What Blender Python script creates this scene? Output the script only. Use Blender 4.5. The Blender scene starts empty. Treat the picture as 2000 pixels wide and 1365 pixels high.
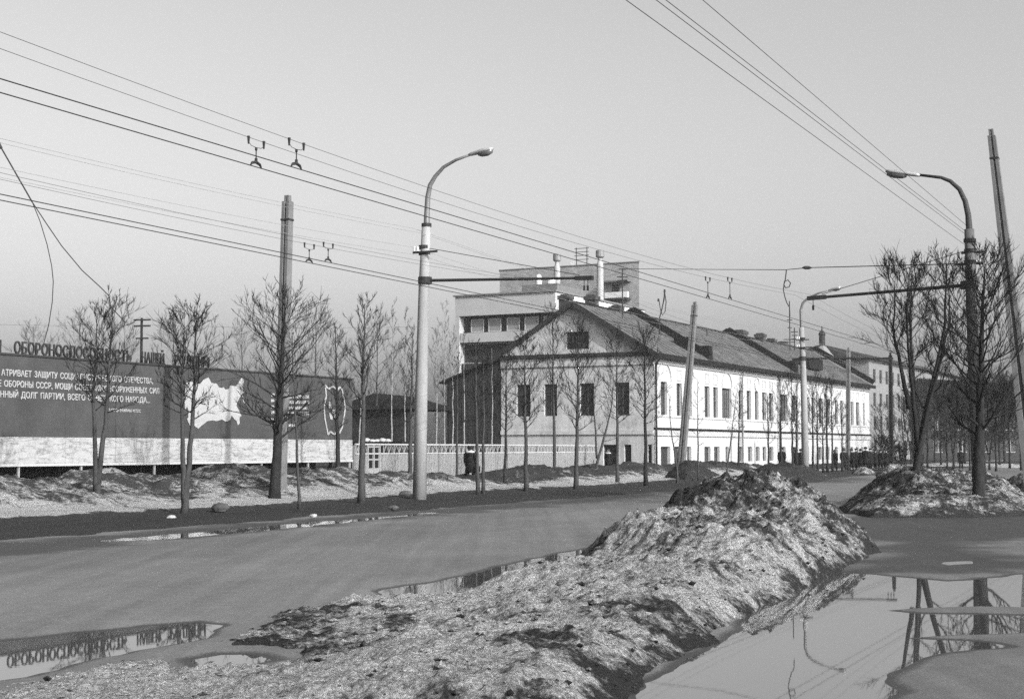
import bpy, math, random
import numpy as np
from mathutils import Vector, Matrix

R = math.radians
scene = bpy.context.scene
COL = scene.collection

# ------------------------------------------------------------------ camera
F, CX, CY, HOR, H = 2900.0, 1000.0, 682.5, 875.0, 1.9
PITCH = math.atan((HOR - CY) / F)
cam_d = bpy.data.cameras.new('camera')
cam_d.sensor_fit = 'HORIZONTAL'
cam_d.sensor_width = 36.0
cam_d.lens = F / 2000.0 * 36.0
cam_d.clip_start = 0.1
cam_d.clip_end = 6000
cam = bpy.data.objects.new('camera', cam_d)
COL.objects.link(cam)
cam.location = (0, 0, H)
cam.rotation_euler = (math.pi / 2 + PITCH, 0, 0)
scene.camera = cam

# ------------------------------------------------------------------ light
SUN_AZ, SUN_EL = R(138), R(27)          # azimuth clockwise from +Y
SUN = Vector((math.sin(SUN_AZ) * math.cos(SUN_EL), math.cos(SUN_AZ) * math.cos(SUN_EL), math.sin(SUN_EL)))
world = bpy.data.worlds.new('World')
scene.world = world
world.use_nodes = True
wn, wl = world.node_tree.nodes, world.node_tree.links
wn.clear()
sky = wn.new('ShaderNodeTexSky')
sky.sky_type = 'NISHITA'
sky.sun_disc = False
sky.sun_elevation = SUN_EL
sky.sun_rotation = SUN_AZ
sky.altitude = 200
sky.air_density = 1.0
sky.dust_density = 6.6
sky.ozone_density = 1.0
bw = wn.new('ShaderNodeRGBToBW')        # the photograph is black and white
bg = wn.new('ShaderNodeBackground')
bg.inputs['Strength'].default_value = 0.15
wo = wn.new('ShaderNodeOutputWorld')
wl.new(sky.outputs[0], bw.inputs[0])
wl.new(bw.outputs[0], bg.inputs['Color'])
wl.new(bg.outputs[0], wo.inputs['Surface'])
sun_d = bpy.data.lights.new('sun', 'SUN')
sun_d.energy = 3.0
sun_d.angle = R(0.6)
sun_d.color = (1, 1, 1)
sun = bpy.data.objects.new('sun', sun_d)
COL.objects.link(sun)
sun.location = (40, -30, 60)
sun.rotation_euler = (-SUN).to_track_quat('-Z', 'Y').to_euler()

scene.view_settings.view_transform = 'Standard'
scene.view_settings.look = 'None'
scene.view_settings.exposure = 0.9
scene.view_settings.gamma = 1.0
scene.view_settings.use_curve_mapping = False
scene.render.engine = 'CYCLES'
scene.cycles.max_bounces = 6
scene.cycles.use_denoising = False

# ------------------------------------------------------------------ helpers
def ray(px, py):
    a, b = (px - CX) / F, (CY - py) / F
    cp, sp = math.cos(PITCH), math.sin(PITCH)
    return Vector((a, cp - b * sp, sp + b * cp))

def G(px, py, z=0.0):                   # ground point seen at a pixel
    d = ray(px, py)
    t = (z - H) / d.z
    return Vector((d.x * t, d.y * t, z))

def D(px, py, Y):                       # point at world depth Y
    d = ray(px, py)
    t = Y / d.y
    return Vector((d.x * t, Y, H + d.z * t))

ROAD_A = R(25.5)
U = Vector((math.sin(ROAD_A), math.cos(ROAD_A), 0))     # along the road
V = Vector((math.cos(ROAD_A), -math.sin(ROAD_A), 0))    # to the right across it

def TP(px, py, t):                      # point on the vertical plane p.V = t
    d = ray(px, py)
    k = t / (d.x * V.x + d.y * V.y)
    return Vector((d.x * k, d.y * k, H + d.z * k))

def ST(s, t, z=0.0):
    p = U * s + V * t
    return Vector((p.x, p.y, z))

def s_fix(d, O, e):
    # solve d*k = O + e*s
    det = d.x * e.y - d.y * e.x
    k = (O.x * e.y - O.y * e.x) / det
    return ((d.x * k - O.x) * e.x + (d.y * k - O.y) * e.y) / (e.x * e.x + e.y * e.y)

def PL(px, py, O, e):                   # (s, z) on the vertical plane through O along e
    d = ray(px, py)
    det = d.x * e.y - d.y * e.x
    k = (O.x * e.y - O.y * e.x) / det
    return s_fix(d, O, e), H + d.z * k

ROOT = {}
def finish(o, label=None, cat=None, group=None, kind=None):
    if label: o['label'] = label
    if cat: o['category'] = cat
    if group: o['group'] = group
    if kind: o['kind'] = kind
    return o

def thing(name, loc, label, cat, group=None):
    o = bpy.data.objects.new(name, None)
    o.empty_display_size = 0.2
    COL.objects.link(o)
    o.location = loc
    ROOT[o] = Vector(loc)
    return finish(o, label, cat, group)

def link(name, me, parent=None, loc=(0, 0, 0)):
    o = bpy.data.objects.new(name, me)
    COL.objects.link(o)
    if parent is not None:
        o.parent = parent
        ROOT[o] = ROOT[parent]
    else:
        ROOT[o] = Vector((0, 0, 0))
    o.location = loc
    return o

class MB:
    def __init__(s):
        s.v, s.f = [], []
    def add(s, vs, fs):
        n = len(s.v)
        s.v += [tuple(p) for p in vs]
        s.f += [tuple(i + n for i in f) for f in fs]
        return s
    def quad(s, a, b, c, d):
        return s.add([a, b, c, d], [(0, 1, 2, 3)])
    def hexa(s, p):                     # p: 4 bottom ccw, 4 top
        return s.add(p, [(3, 2, 1, 0), (4, 5, 6, 7), (0, 1, 5, 4), (1, 2, 6, 5), (2, 3, 7, 6), (3, 0, 4, 7)])
    def box(s, c, e1, e2, sx, sy, z0, z1):   # c base centre, half extents along e1, e2
        c = Vector((c[0], c[1], 0))
        a, b = e1 * sx, e2 * sy
        q = [c - a - b, c + a - b, c + a + b, c - a + b]
        if (q[1] - q[0]).cross(q[3] - q[0]).z < 0: q = [q[0], q[3], q[2], q[1]]
        return s.hexa([Vector((p.x, p.y, z0)) for p in q] + [Vector((p.x, p.y, z1)) for p in q])
    def bar(s, p, q, w, h=None, up=Vector((0, 0, 1))):
        p, q = Vector(p), Vector(q)
        h = h or w
        d = (q - p).normalized()
        if abs(d.dot(up)) > 0.98: up = Vector((U.x, U.y, 0))
        x = d.cross(up).normalized() * (w / 2)
        y = x.cross(d).normalized() * (h / 2)
        return s.hexa([p - x - y, p + x - y, p + x + y, p - x + y, q - x - y, q + x - y, q + x + y, q - x + y])
    def tube(s, pts, rad, n=6, cap=True):
        pts = [Vector(p) for p in pts]
        if not hasattr(rad, '__len__'): rad = [rad] * len(pts)
        m = len(pts)
        base = len(s.v)
        x = None
        for i, p in enumerate(pts):
            d = pts[min(i + 1, m - 1)] - pts[max(i - 1, 0)]
            d = d.normalized() if d.length > 1e-9 else Vector((0, 0, 1))
            if x is None:
                x = d.orthogonal().normalized()
            else:
                x = x - d * x.dot(d)
                x = x.normalized() if x.length > 1e-6 else d.orthogonal().normalized()
            y = d.cross(x)
            for k in range(n):
                a = 2 * math.pi * k / n
                q = p + (x * math.cos(a) + y * math.sin(a)) * rad[i]
                s.v.append((q.x, q.y, q.z))
        for i in range(m - 1):
            for k in range(n):
                k2 = (k + 1) % n
                s.f.append((base + i * n + k, base + i * n + k2, base + (i + 1) * n + k2, base + (i + 1) * n + k))
        if cap:
            s.f.append(tuple(base + k for k in reversed(range(n))))
            s.f.append(tuple(base + (m - 1) * n + k for k in range(n)))
        return s
    def prism(s, poly, fr, d0, d1):     # poly 2d -> fr(a, b, d) world
        n = len(poly)
        vs = [fr(a, b, d0) for a, b in poly] + [fr(a, b, d1) for a, b in poly]
        fs = [tuple(range(n)), tuple(reversed(range(n, 2 * n)))]
        fs += [(i, n + i, n + (i + 1) % n, (i + 1) % n) for i in range(n)]
        return s.add(vs, fs)
    def rings(s, rings, cap=True):      # list of equal length point loops
        n = len(rings[0]); base = len(s.v)
        for r in rings: s.v += [tuple(p) for p in r]
        for i in range(len(rings) - 1):
            for k in range(n):
                k2 = (k + 1) % n
                s.f.append((base + i * n + k, base + i * n + k2, base + (i + 1) * n + k2, base + (i + 1) * n + k))
        if cap:
            s.f.append(tuple(base + k for k in reversed(range(n))))
            s.f.append(tuple(base + (len(rings) - 1) * n + k for k in range(n)))
        return s
    def mesh(s, name, mat, off=Vector((0, 0, 0)), smooth=False):
        me = bpy.data.meshes.new(name)
        a = np.array(s.v, dtype=float) - np.array(off)
        me.from_pydata(a.tolist(), [], s.f)
        if mat: me.materials.append(mat)
        if smooth: me.polygons.foreach_set('use_smooth', [True] * len(me.polygons))
        return me
    def build(s, name, mat, parent=None, smooth=False, label=None):
        off = ROOT[parent] if parent is not None else Vector((0, 0, 0))
        o = link(name, s.mesh(name, mat, off, smooth), parent)
        if label: o['label'] = label
        return o

def solo(mb, name, mat, loc, label, cat, group=None, smooth=False):   # a thing that is one mesh
    o = link(name, mb.mesh(name, mat, Vector(loc), smooth))
    o.location = loc
    ROOT[o] = Vector(loc)
    return finish(o, label, cat, group)

def copy_tree(o, parent=None):
    c = o.copy()
    COL.objects.link(c)
    if parent is not None: c.parent = parent
    for ch in list(o.children): copy_tree(ch, c)
    return c

_rng = np.random.RandomState(7)
_tab = _rng.rand(256, 256)
def vnoise(x, y, seed=0):
    x = np.asarray(x, float) + seed * 17.31
    y = np.asarray(y, float) + seed * 9.77
    xi, yi = np.floor(x).astype(int), np.floor(y).astype(int)
    fx, fy = x - xi, y - yi
    fx, fy = fx * fx * (3 - 2 * fx), fy * fy * (3 - 2 * fy)
    g = lambda i, j: _tab[(xi + i) % 256, (yi + j) % 256]
    return (g(0, 0) * (1 - fx) + g(1, 0) * fx) * (1 - fy) + (g(0, 1) * (1 - fx) + g(1, 1) * fx) * fy - 0.5
def fbm(x, y, octv=4, seed=0):
    r, a = 0, 1.0
    for k in range(octv):
        r = r + a * vnoise(x * 2 ** k, y * 2 ** k, seed + k * 3)
        a *= 0.5
    return r
def sstep(a, b, x):
    t = np.clip((x - a) / (b - a), 0, 1)
    return t * t * (3 - 2 * t)
def poly_sd(X, Y, poly):                # signed distance, positive inside
    P = np.array([(p[0], p[1]) for p in poly])
    Q = np.roll(P, -1, axis=0)
    d = np.full(X.shape, 1e9); ins = np.zeros(X.shape, bool)
    for (ax, ay), (bx, by) in zip(P, Q):
        ex, ey = bx - ax, by - ay
        t = np.clip(((X - ax) * ex + (Y - ay) * ey) / (ex * ex + ey * ey + 1e-12), 0, 1)
        d = np.minimum(d, np.hypot(X - ax - t * ex, Y - ay - t * ey))
        c = ((ay > Y) != (by > Y)) & (X < ex * (Y - ay) / (ey if abs(ey) > 1e-12 else 1e-12) + ax)
        ins ^= c
    return np.where(ins, d, -d)

def grid_mesh(name, X, Y, Z, mat, mask=None, attr=None, smooth=True):
    n, m = X.shape
    idx = np.arange(n * m).reshape(n, m)
    q = np.stack([idx[:-1, :-1], idx[:-1, 1:], idx[1:, 1:], idx[1:, :-1]], -1)
    keep = np.ones(q.shape[:2], bool) if mask is None else (mask[:-1, :-1] | mask[:-1, 1:] | mask[1:, 1:] | mask[1:, :-1])
    q = q[keep].reshape(-1, 4)
    used = np.unique(q)
    remap = -np.ones(n * m, int); remap[used] = np.arange(len(used))
    co = np.stack([X.ravel(), Y.ravel(), Z.ravel()], -1)[used]
    q = remap[q]
    a, b, c = co[q[0][0]], co[q[0][1]], co[q[0][3]]
    if np.cross(b - a, c - a)[2] < 0: q = q[:, ::-1]
    me = bpy.data.meshes.new(name)
    me.vertices.add(len(co)); me.vertices.foreach_set('co', co.astype(np.float32).ravel())
    me.loops.add(q.size); me.loops.foreach_set('vertex_index', q.astype(np.int32).ravel())
    me.polygons.add(len(q)); me.polygons.foreach_set('loop_start', (np.arange(len(q)) * 4).astype(np.int32))
    me.polygons.foreach_set('loop_total', np.full(len(q), 4, np.int32))
    me.update(calc_edges=True)
    if smooth: me.polygons.foreach_set('use_smooth', np.ones(len(q), bool))
    if attr is not None:
        at = me.attributes.new('snow', 'FLOAT', 'POINT')
        at.data.foreach_set('value', attr.ravel()[used].astype(np.float32))
    me.materials.append(mat)
    return me

# ------------------------------------------------------------------ materials
def base_mat(name):
    m = bpy.data.materials.new(name); m.use_nodes = True
    nt = m.node_tree
    return m, nt.nodes, nt.links, nt.nodes['Principled BSDF']

def ramp(N, L, src, stops):
    r = N.new('ShaderNodeValToRGB')
    els = r.color_ramp.elements
    while len(els) > 1: els.remove(els[-1])
    els[0].position = stops[0][0]; els[0].color = (stops[0][1],) * 3 + (1,)
    for p, v in stops[1:]:
        e = els.new(p); e.color = (v, v, v, 1)
    L.new(src, r.inputs[0])
    return r.outputs[0]

def noise(N, L, scale, detail=6, rough=0.6, vec=None, stretch=None):
    tc = N.new('ShaderNodeNewGeometry') if vec is None else None
    v = tc.outputs['Position'] if vec is None else vec
    if stretch:
        mp = N.new('ShaderNodeMapping'); mp.inputs['Scale'].default_value = stretch
        L.new(v, mp.inputs[0]); v = mp.outputs[0]
    n = N.new('ShaderNodeTexNoise')
    n.inputs['Scale'].default_value = scale
    n.inputs['Detail'].default_value = detail
    n.inputs['Roughness'].default_value = rough
    L.new(v, n.inputs['Vector'])
    return n.outputs['Fac']

KA = 0.8                                # print contrast: all base colours a little deeper
def M(name, v, rough=0.85, var=0.25, scale=3.0, bump=0.0, bscale=25.0, spec=0.08, metal=0.0, stretch=None, coat=0):
    m, N, L, P = base_mat(name); v *= KA
    n = noise(N, L, scale, 8, 0.65, stretch=stretch)
    c = ramp(N, L, n, [(0.25, v * (1 - var)), (0.5, v), (0.75, min(v * (1 + var), 0.9))])
    L.new(c, P.inputs['Base Color'])
    P.inputs['Roughness'].default_value = rough
    P.inputs['Specular IOR Level'].default_value = spec
    P.inputs['Metallic'].default_value = metal
    if bump:
        b = N.new('ShaderNodeBump'); b.inputs['Strength'].default_value = bump; b.inputs['Distance'].default_value = 0.03
        L.new(noise(N, L, bscale, 6, 0.7), b.inputs['Height'])
        L.new(b.outputs[0], P.inputs['Normal'])
    return m

def math_node(N, L, op, a, b=None, clamp=False):
    n = N.new('ShaderNodeMath'); n.operation = op; n.use_clamp = clamp
    for i, x in enumerate((a, b)):
        if x is None: continue
        if hasattr(x, 'is_linked') or hasattr(x, 'links'): L.new(x, n.inputs[i])
        else: n.inputs[i].default_value = x
    return n.outputs[0]

def mixc(N, L, fac, a, b):
    mx = N.new('ShaderNodeMix'); mx.data_type = 'RGBA'
    L.new(fac, mx.inputs['Factor'])
    for sock, x in ((mx.inputs[6], a), (mx.inputs[7], b)):
        if hasattr(x, 'links'): L.new(x, sock)
        else: sock.default_value = (x, x, x, 1)
    return mx.outputs[2]

def dirty_snow(name, soil=0.03, snow=0.62, scale=3.0, bump=0.8, soft=0.11, bd=0.05):
    # snow soaked with road dirt; the 'snow' attribute says how much is left clean, plus the bank's painted shade
    m, N, L, P = base_mat(name); soil *= KA; snow *= KA
    at = N.new('ShaderNodeAttribute'); at.attribute_name = 'snow'
    n1 = noise(N, L, scale, 10, 0.72)
    n2 = noise(N, L, scale * 0.2, 6, 0.62)
    s = math_node(N, L, 'ADD', math_node(N, L, 'MULTIPLY', n1, 0.85), math_node(N, L, 'MULTIPLY', n2, 1.05))
    s = math_node(N, L, 'ADD', s, at.outputs['Fac'])
    mr = N.new('ShaderNodeMapRange'); mr.interpolation_type = 'SMOOTHSTEP'
    mr.inputs['From Min'].default_value = 1.40 - soft; mr.inputs['From Max'].default_value = 1.40 + soft
    L.new(s, mr.inputs['Value'])
    fac = mr.outputs[0]
    fine = noise(N, L, 38.0, 4, 0.7)
    soilc = ramp(N, L, fine, [(0.3, soil * 0.6), (0.7, soil * 1.8)])
    grime = noise(N, L, scale * 4.5, 6, 0.7)
    snowc = ramp(N, L, grime, [(0.36, snow * 0.3), (0.48, snow * 0.62), (0.6, snow), (0.8, min(snow * 1.3, .88))])
    L.new(mixc(N, L, fac, soilc, snowc), P.inputs['Base Color'])
    P.inputs['Roughness'].default_value = 0.95
    P.inputs['Specular IOR Level'].default_value = 0.04
    b = N.new('ShaderNodeBump'); b.inputs['Strength'].default_value = bump; b.inputs['Distance'].default_value = bd
    hh = math_node(N, L, 'ADD', n1, math_node(N, L, 'MULTIPLY', noise(N, L, 16, 8, 0.75), 0.7))
    L.new(hh, b.inputs['Height']); L.new(b.outputs[0], P.inputs['Normal'])
    return m

def asphalt_mat():
    m, N, L, P = base_mat('asphalt')
    geo = N.new('ShaderNodeNewGeometry')
    sep = N.new('ShaderNodeSeparateXYZ'); L.new(geo.outputs['Position'], sep.inputs[0])
    big = noise(N, L, 0.35, 6, 0.6, stretch=(1, 1, 1))
    # streaks along the road
    rot = N.new('ShaderNodeMapping'); rot.inputs['Rotation'].default_value = (0, 0, ROAD_A)
    rot.inputs['Scale'].default_value = (2.4, 0.07, 1)
    L.new(geo.outputs['Position'], rot.inputs[0])
    st = noise(N, L, 1.0, 6, 0.65, vec=rot.outputs[0])
    fine = noise(N, L, 45, 5, 0.7)
    k = math_node(N, L, 'ADD', math_node(N, L, 'MULTIPLY', big, 0.3), math_node(N, L, 'MULTIPLY', st, 0.4))
    k = math_node(N, L, 'ADD', k, math_node(N, L, 'MULTIPLY', noise(N, L, 4.0, 8, 0.75), 0.3))
    col = ramp(N, L, k, [(0.36, 0.066), (0.5, 0.098), (0.64, 0.135)])
    col2 = ramp(N, L, fine, [(0.3, 0.55), (0.7, 1.45)])
    mul = N.new('ShaderNodeMix'); mul.data_type = 'RGBA'; mul.blend_type = 'MULTIPLY'; mul.inputs['Factor'].default_value = 1
    L.new(col, mul.inputs[6]); L.new(col2, mul.inputs[7])
    # wet where the surface lies close above the standing water
    wet = N.new('ShaderNodeMapRange'); wet.interpolation_type = 'SMOOTHSTEP'
    wz = math_node(N, L, 'ADD', sep.outputs['Z'], math_node(N, L, 'MULTIPLY', math_node(N, L, 'SUBTRACT', fine, 0.5), 0.012))
    wet.inputs['From Min'].default_value = 0.016; wet.inputs['From Max'].default_value = 0.004
    wet.inputs['To Min'].default_value = 0; wet.inputs['To Max'].default_value = 1
    L.new(wz, wet.inputs['Value'])
    wa = N.new('ShaderNodeAttribute'); wa.attribute_name = 'snow'
    wetf = math_node(N, L, 'MAXIMUM', wet.outputs[0], math_node(N, L, 'ADD', wa.outputs['Fac'], math_node(N, L, 'MULTIPLY', math_node(N, L, 'SUBTRACT', fine, 0.5), math_node(N, L, 'MULTIPLY', wa.outputs['Fac'], 0.8)), clamp=True))
    dark = N.new('ShaderNodeMix'); dark.data_type = 'RGBA'; dark.blend_type = 'MULTIPLY'; L.new(wetf, dark.inputs['Factor'])
    L.new(mul.outputs[2], dark.inputs[6]); dark.inputs[7].default_value = (.2, .2, .2, 1)
    L.new(dark.outputs[2], P.inputs['Base Color'])
    rr = N.new('ShaderNodeMapRange'); rr.inputs['To Min'].default_value = 0.62; rr.inputs['To Max'].default_value = 0.5
    L.new(wet.outputs[0], rr.inputs['Value']); L.new(rr.outputs[0], P.inputs['Roughness'])
    P.inputs['Specular IOR Level'].default_value = 0.4
    b = N.new('ShaderNodeBump'); b.inputs['Strength'].default_value = 0.45; b.inputs['Distance'].default_value = 0.01
    L.new(fine, b.inputs['Height']); L.new(b.outputs[0], P.inputs['Normal'])
    return m

def water_mat():
    m, N, L, P = base_mat('standing_water')
    P.inputs['Base Color'].default_value = (.05, .05, .05, 1)
    P.inputs['Roughness'].default_value = 0.015
    P.inputs['IOR'].default_value = 2.05
    b = N.new('ShaderNodeBump'); b.inputs['Strength'].default_value = 0.02; b.inputs['Distance'].default_value = 0.004
    L.new(noise(N, L, 9, 3, 0.5), b.inputs['Height']); L.new(b.outputs[0], P.inputs['Normal'])
    return m

def plaster(name, v, stain=0.35, patch=0.0):
    m, N, L, P = base_mat(name); v *= KA
    n1 = noise(N, L, 0.6, 8, 0.65)
    n2 = noise(N, L, 1.0, 8, 0.65, stretch=(2.2, 2.2, 0.35))
    n3 = noise(N, L, 7, 6, 0.7)
    k = math_node(N, L, 'ADD', math_node(N, L, 'MULTIPLY', n1, 0.45), math_node(N, L, 'MULTIPLY', n2, 0.35))
    k = math_node(N, L, 'ADD', k, math_node(N, L, 'MULTIPLY', n3, 0.2))
    c = ramp(N, L, k, [(0.34, v * (1 - stain)), (0.46, v * (1 - stain * .35)), (0.56, v), (0.75, min(v * 1.08, .88))])
    L.new(c, P.inputs['Base Color'])
    P.inputs['Roughness'].default_value = 0.9; P.inputs['Specular IOR Level'].default_value = 0.2
    b = N.new('ShaderNodeBump'); b.inputs['Strength'].default_value = 0.3; b.inputs['Distance'].default_value = 0.02
    L.new(n3, b.inputs['Height']); L.new(b.outputs[0], P.inputs['Normal'])
    return m

def brick_mat(name, v, e):
    m, N, L, P = base_mat(name)
    geo = N.new('ShaderNodeNewGeometry'); sep = N.new('ShaderNodeSeparateXYZ'); L.new(geo.outputs['Position'], sep.inputs[0])
    a = math_node(N, L, 'ADD', math_node(N, L, 'MULTIPLY', sep.outputs['X'], e.x), math_node(N, L, 'MULTIPLY', sep.outputs['Y'], e.y))
    cmb = N.new('ShaderNodeCombineXYZ'); L.new(a, cmb.inputs[0]); L.new(sep.outputs['Z'], cmb.inputs[1])
    br = N.new('ShaderNodeTexBrick'); br.inputs['Scale'].default_value = 1.0
    br.inputs['Brick Width'].default_value = 0.55; br.inputs['Row Height'].default_value = 0.2
    br.inputs['Mortar Size'].default_value = 0.02
    for k, c in (('Color1', v * .8), ('Color2', v * 1.15), ('Mortar', v * .6)): br.inputs[k].default_value = (c, c, c, 1)
    L.new(cmb.outputs[0], br.inputs['Vector'])
    n = noise(N, L, 0.5, 6, 0.6)
    c2 = ramp(N, L, n, [(0.3, 0.8), (0.7, 1.2)])
    mul = N.new('ShaderNodeMix'); mul.data_type = 'RGBA'; mul.blend_type = 'MULTIPLY'; mul.inputs['Factor'].default_value = 1
    L.new(br.outputs['Color'], mul.inputs[6]); L.new(c2, mul.inputs[7])
    L.new(mul.outputs[2], P.inputs['Base Color']); P.inputs['Roughness'].default_value = 0.9
    return m

def mural_mat():
    m, N, L, P = base_mat('mural_paint')
    geo = N.new('ShaderNodeNewGeometry')
    mp = N.new('ShaderNodeMapping'); mp.inputs['Scale'].default_value = (0.6, 0.6, 4.0); L.new(geo.outputs['Position'], mp.inputs[0])
    n = noise(N, L, 1.2, 4, 0.6, vec=mp.outputs[0])
    w = noise(N, L, 2.2, 6, 0.6, stretch=(1.4, 1.4, 1.0))
    k = math_node(N, L, 'ABSOLUTE', math_node(N, L, 'SUBTRACT', n, 0.5))
    lines = ramp(N, L, k, [(0.0, 0.13), (0.012, 0.18), (0.03, 0.26), (0.2, 0.285)])
    tone = ramp(N, L, w, [(0.3, 0.75), (0.5, 1.0), (0.7, 1.05)])
    mul = N.new('ShaderNodeMix'); mul.data_type = 'RGBA'; mul.blend_type = 'MULTIPLY'; mul.inputs['Factor'].default_value = 1
    L.new(lines, mul.inputs[6]); L.new(tone, mul.inputs[7]); L.new(mul.outputs[2], P.inputs['Base Color'])
    P.inputs['Roughness'].default_value = 0.7
    return m

MT = dict(
    asphalt=asphalt_mat(), water=water_mat(),
    heap=dirty_snow('dirty_snow_heap', soil=0.028, snow=0.48, scale=7.5, bump=1.0, bd=0.09, soft=0.13),
    verge=dirty_snow('verge_slush', soil=0.034, snow=0.46, scale=6.0, bump=0.9, bd=0.08),
    ground=M('wet_earth', 0.06, var=0.5, scale=0.4, bump=0.5, bscale=6),
    concrete=M('pole_concrete', 0.25, var=0.3, scale=1.6, stretch=(2, 2, .35), bump=0.15, bscale=20),
    concrete_d=M('old_concrete', 0.14, var=0.25, scale=1.6, bump=0.2, bscale=14),
    steel=M('painted_steel', 0.16, rough=0.5, var=0.2, spec=0.5),
    steel_l=M('grey_steel', 0.13, rough=0.45, var=0.15, spec=0.5),
    alu=M('lamp_shell', 0.30, rough=0.4, var=0.08, spec=0.5),
    vent=M('vent_sheet', 0.34, rough=0.5, var=0.15), steel_k=M('dark_steel', 0.05, rough=0.5, var=0.2), concrete_k=M('dark_mast_concrete', 0.11, var=0.3, scale=2),
    iron=M('dark_iron', 0.03, rough=0.6, var=0.2),
    wire=M('wire', 0.03, rough=0.6, var=0.1),
    wire_l=M('weathered_wire', 0.22, rough=0.6, var=0.1),
    porcelain=M('porcelain', 0.55, rough=0.3, var=0.1),
    glass_d=M('dark_glass', 0.03, rough=0.12, var=0.3, spec=0.5, scale=.8),
    lens=M('lamp_glass', 0.10, rough=0.2, var=0.1, spec=0.5),
    white=plaster('whitewash', 0.45, 0.16), gable=plaster('gable_plaster', 0.50, 0.6),
    trim=plaster('trim_plaster', 0.40, 0.25),
    wood_d=M('tarred_boards', 0.035, var=0.45, scale=4, stretch=(3, 3, .3), bump=0.3),
    wood_m=M('grey_boards', 0.20, var=0.35, scale=5, stretch=(3, 3, .3), bump=0.3),
    picket=M('painted_pickets', 0.27, var=0.2, scale=6, stretch=(2, 2, .4)),
    rail=M('white_rail', 0.40, var=0.12),
    roof=M('roof_iron', 0.105, rough=0.65, var=0.65, scale=1.4, bump=0.3, bscale=5),
    roof_d=M('tar_parapet', 0.014, var=0.4, scale=2),
    frame=M('window_frame', 0.07, var=0.25), frame_l=M('pale_window_frame', 0.40, var=0.2),
    soot=M('sooty_brick', 0.055, var=0.6, scale=5, bump=0.6, bscale=9),
    panel=plaster('render_panel', 0.40, 0.18), side=plaster('white_panel', 0.62, 0.1),
    curtain=M('curtain', 0.22, var=0.3, scale=6, stretch=(4, 4, .2)),
    slogan=M('slogan_red', 0.056, var=0.28, scale=0.8, rough=0.7),
    letter_w=M('white_paint', 0.32, var=0.1), map_w=M('map_white', 0.32, var=0.07, scale=3),
    letter_d=M('letter_metal', 0.035, var=0.2), mural=mural_mat(),
    bark=M('bark', 0.048, var=0.45, scale=9, bump=0.5, bscale=20, stretch=(1, 1, .4)),
    bark_d=M('dark_bark', 0.022, var=0.45, scale=9, bump=0.5, bscale=20, stretch=(1, 1, .4)),
    twig=M('twig', 0.016, var=0.3), birch=M('birch_bark', 0.22, var=0.55, scale=6, stretch=(.6, .6, 2.5)),
    stone=M('stone', 0.07, var=0.4, scale=6, bump=0.4), snow=M('old_snow', 0.36, var=0.15, scale=4, bump=0.4, bscale=8),
    pane_m=M('curtained_glass', 0.09, rough=0.2, var=0.5, spec=0.5, scale=2.0),
    skin=M('skin', 0.34, var=0.08, rough=0.6), coat_k=M('black_cloth', 0.012, var=0.3, scale=8), coat_g=M('grey_cloth', 0.045, var=0.3, scale=8),
    fur_l=M('pale_fur', 0.55, var=0.3, scale=30), fur_d=M('dark_fur', 0.02, var=0.4, scale=30), boot=M('boot_leather', 0.015, rough=0.4),
    far_d=M('far_dark_wall', 0.035, var=0.3, scale=1.5), far_p=plaster('far_pale_wall', 0.2, 0.2),
)

# ------------------------------------------------------------------ ground, road, water
g = MB().quad((-2500, -300, -0.12), (2500, -300, -0.12), (2500, 4500, -0.12), (-2500, 4500, -0.12))
finish(g.build('ground', MT['ground']), kind='structure')

def gp(pts, z=0.0): return [G(x, y, z) for x, y in pts]
PUD = {
    'big': gp([(1180, 1440), (1255, 1345), (1330, 1292), (1420, 1240), (1470, 1200), (1530, 1165), (1580, 1132), (1650, 1119), (1750, 1126), (1850, 1136), (1950, 1128), (2120, 1108), (2120, 1245), (1990, 1254), (1850, 1272), (1790, 1290), (1740, 1325), (1700, 1370), (1690, 1440)]),
    'left': gp([(-120, 1262), (100, 1240), (250, 1228), (390, 1214), (430, 1222), (390, 1245), (250, 1277), (120, 1298), (20, 1318), (-120, 1335)]),
    'kerb': gp([(200, 1057), (300, 1047), (480, 1030), (620, 1019), (760, 1008), (850, 1000), (850, 1003), (700, 1017), (560, 1031), (420, 1044), (280, 1055)]),
    'bank': gp([(740, 1156), (850, 1137), (960, 1117), (1060, 1090), (1150, 1073), (1215, 1068), (1230, 1082), (1110, 1105), (1010, 1125), (930, 1150), (850, 1165), (760, 1170)]),
    'melt': gp([(365, 1288), (420, 1275), (500, 1275), (548, 1290), (480, 1303), (400, 1303)]),
    'strip': gp([(1835, 1097), (1900, 1094), (1915, 1101), (1845, 1104)]),
}
ISL = [gp([(1735, 1192), (1800, 1187), (1900, 1184), (2120, 1186), (2120, 1205), (1900, 1198), (1800, 1197)]),
       gp([(1755, 1246), (1850, 1238), (2120, 1230), (2120, 1264), (1900, 1253)])]

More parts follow.
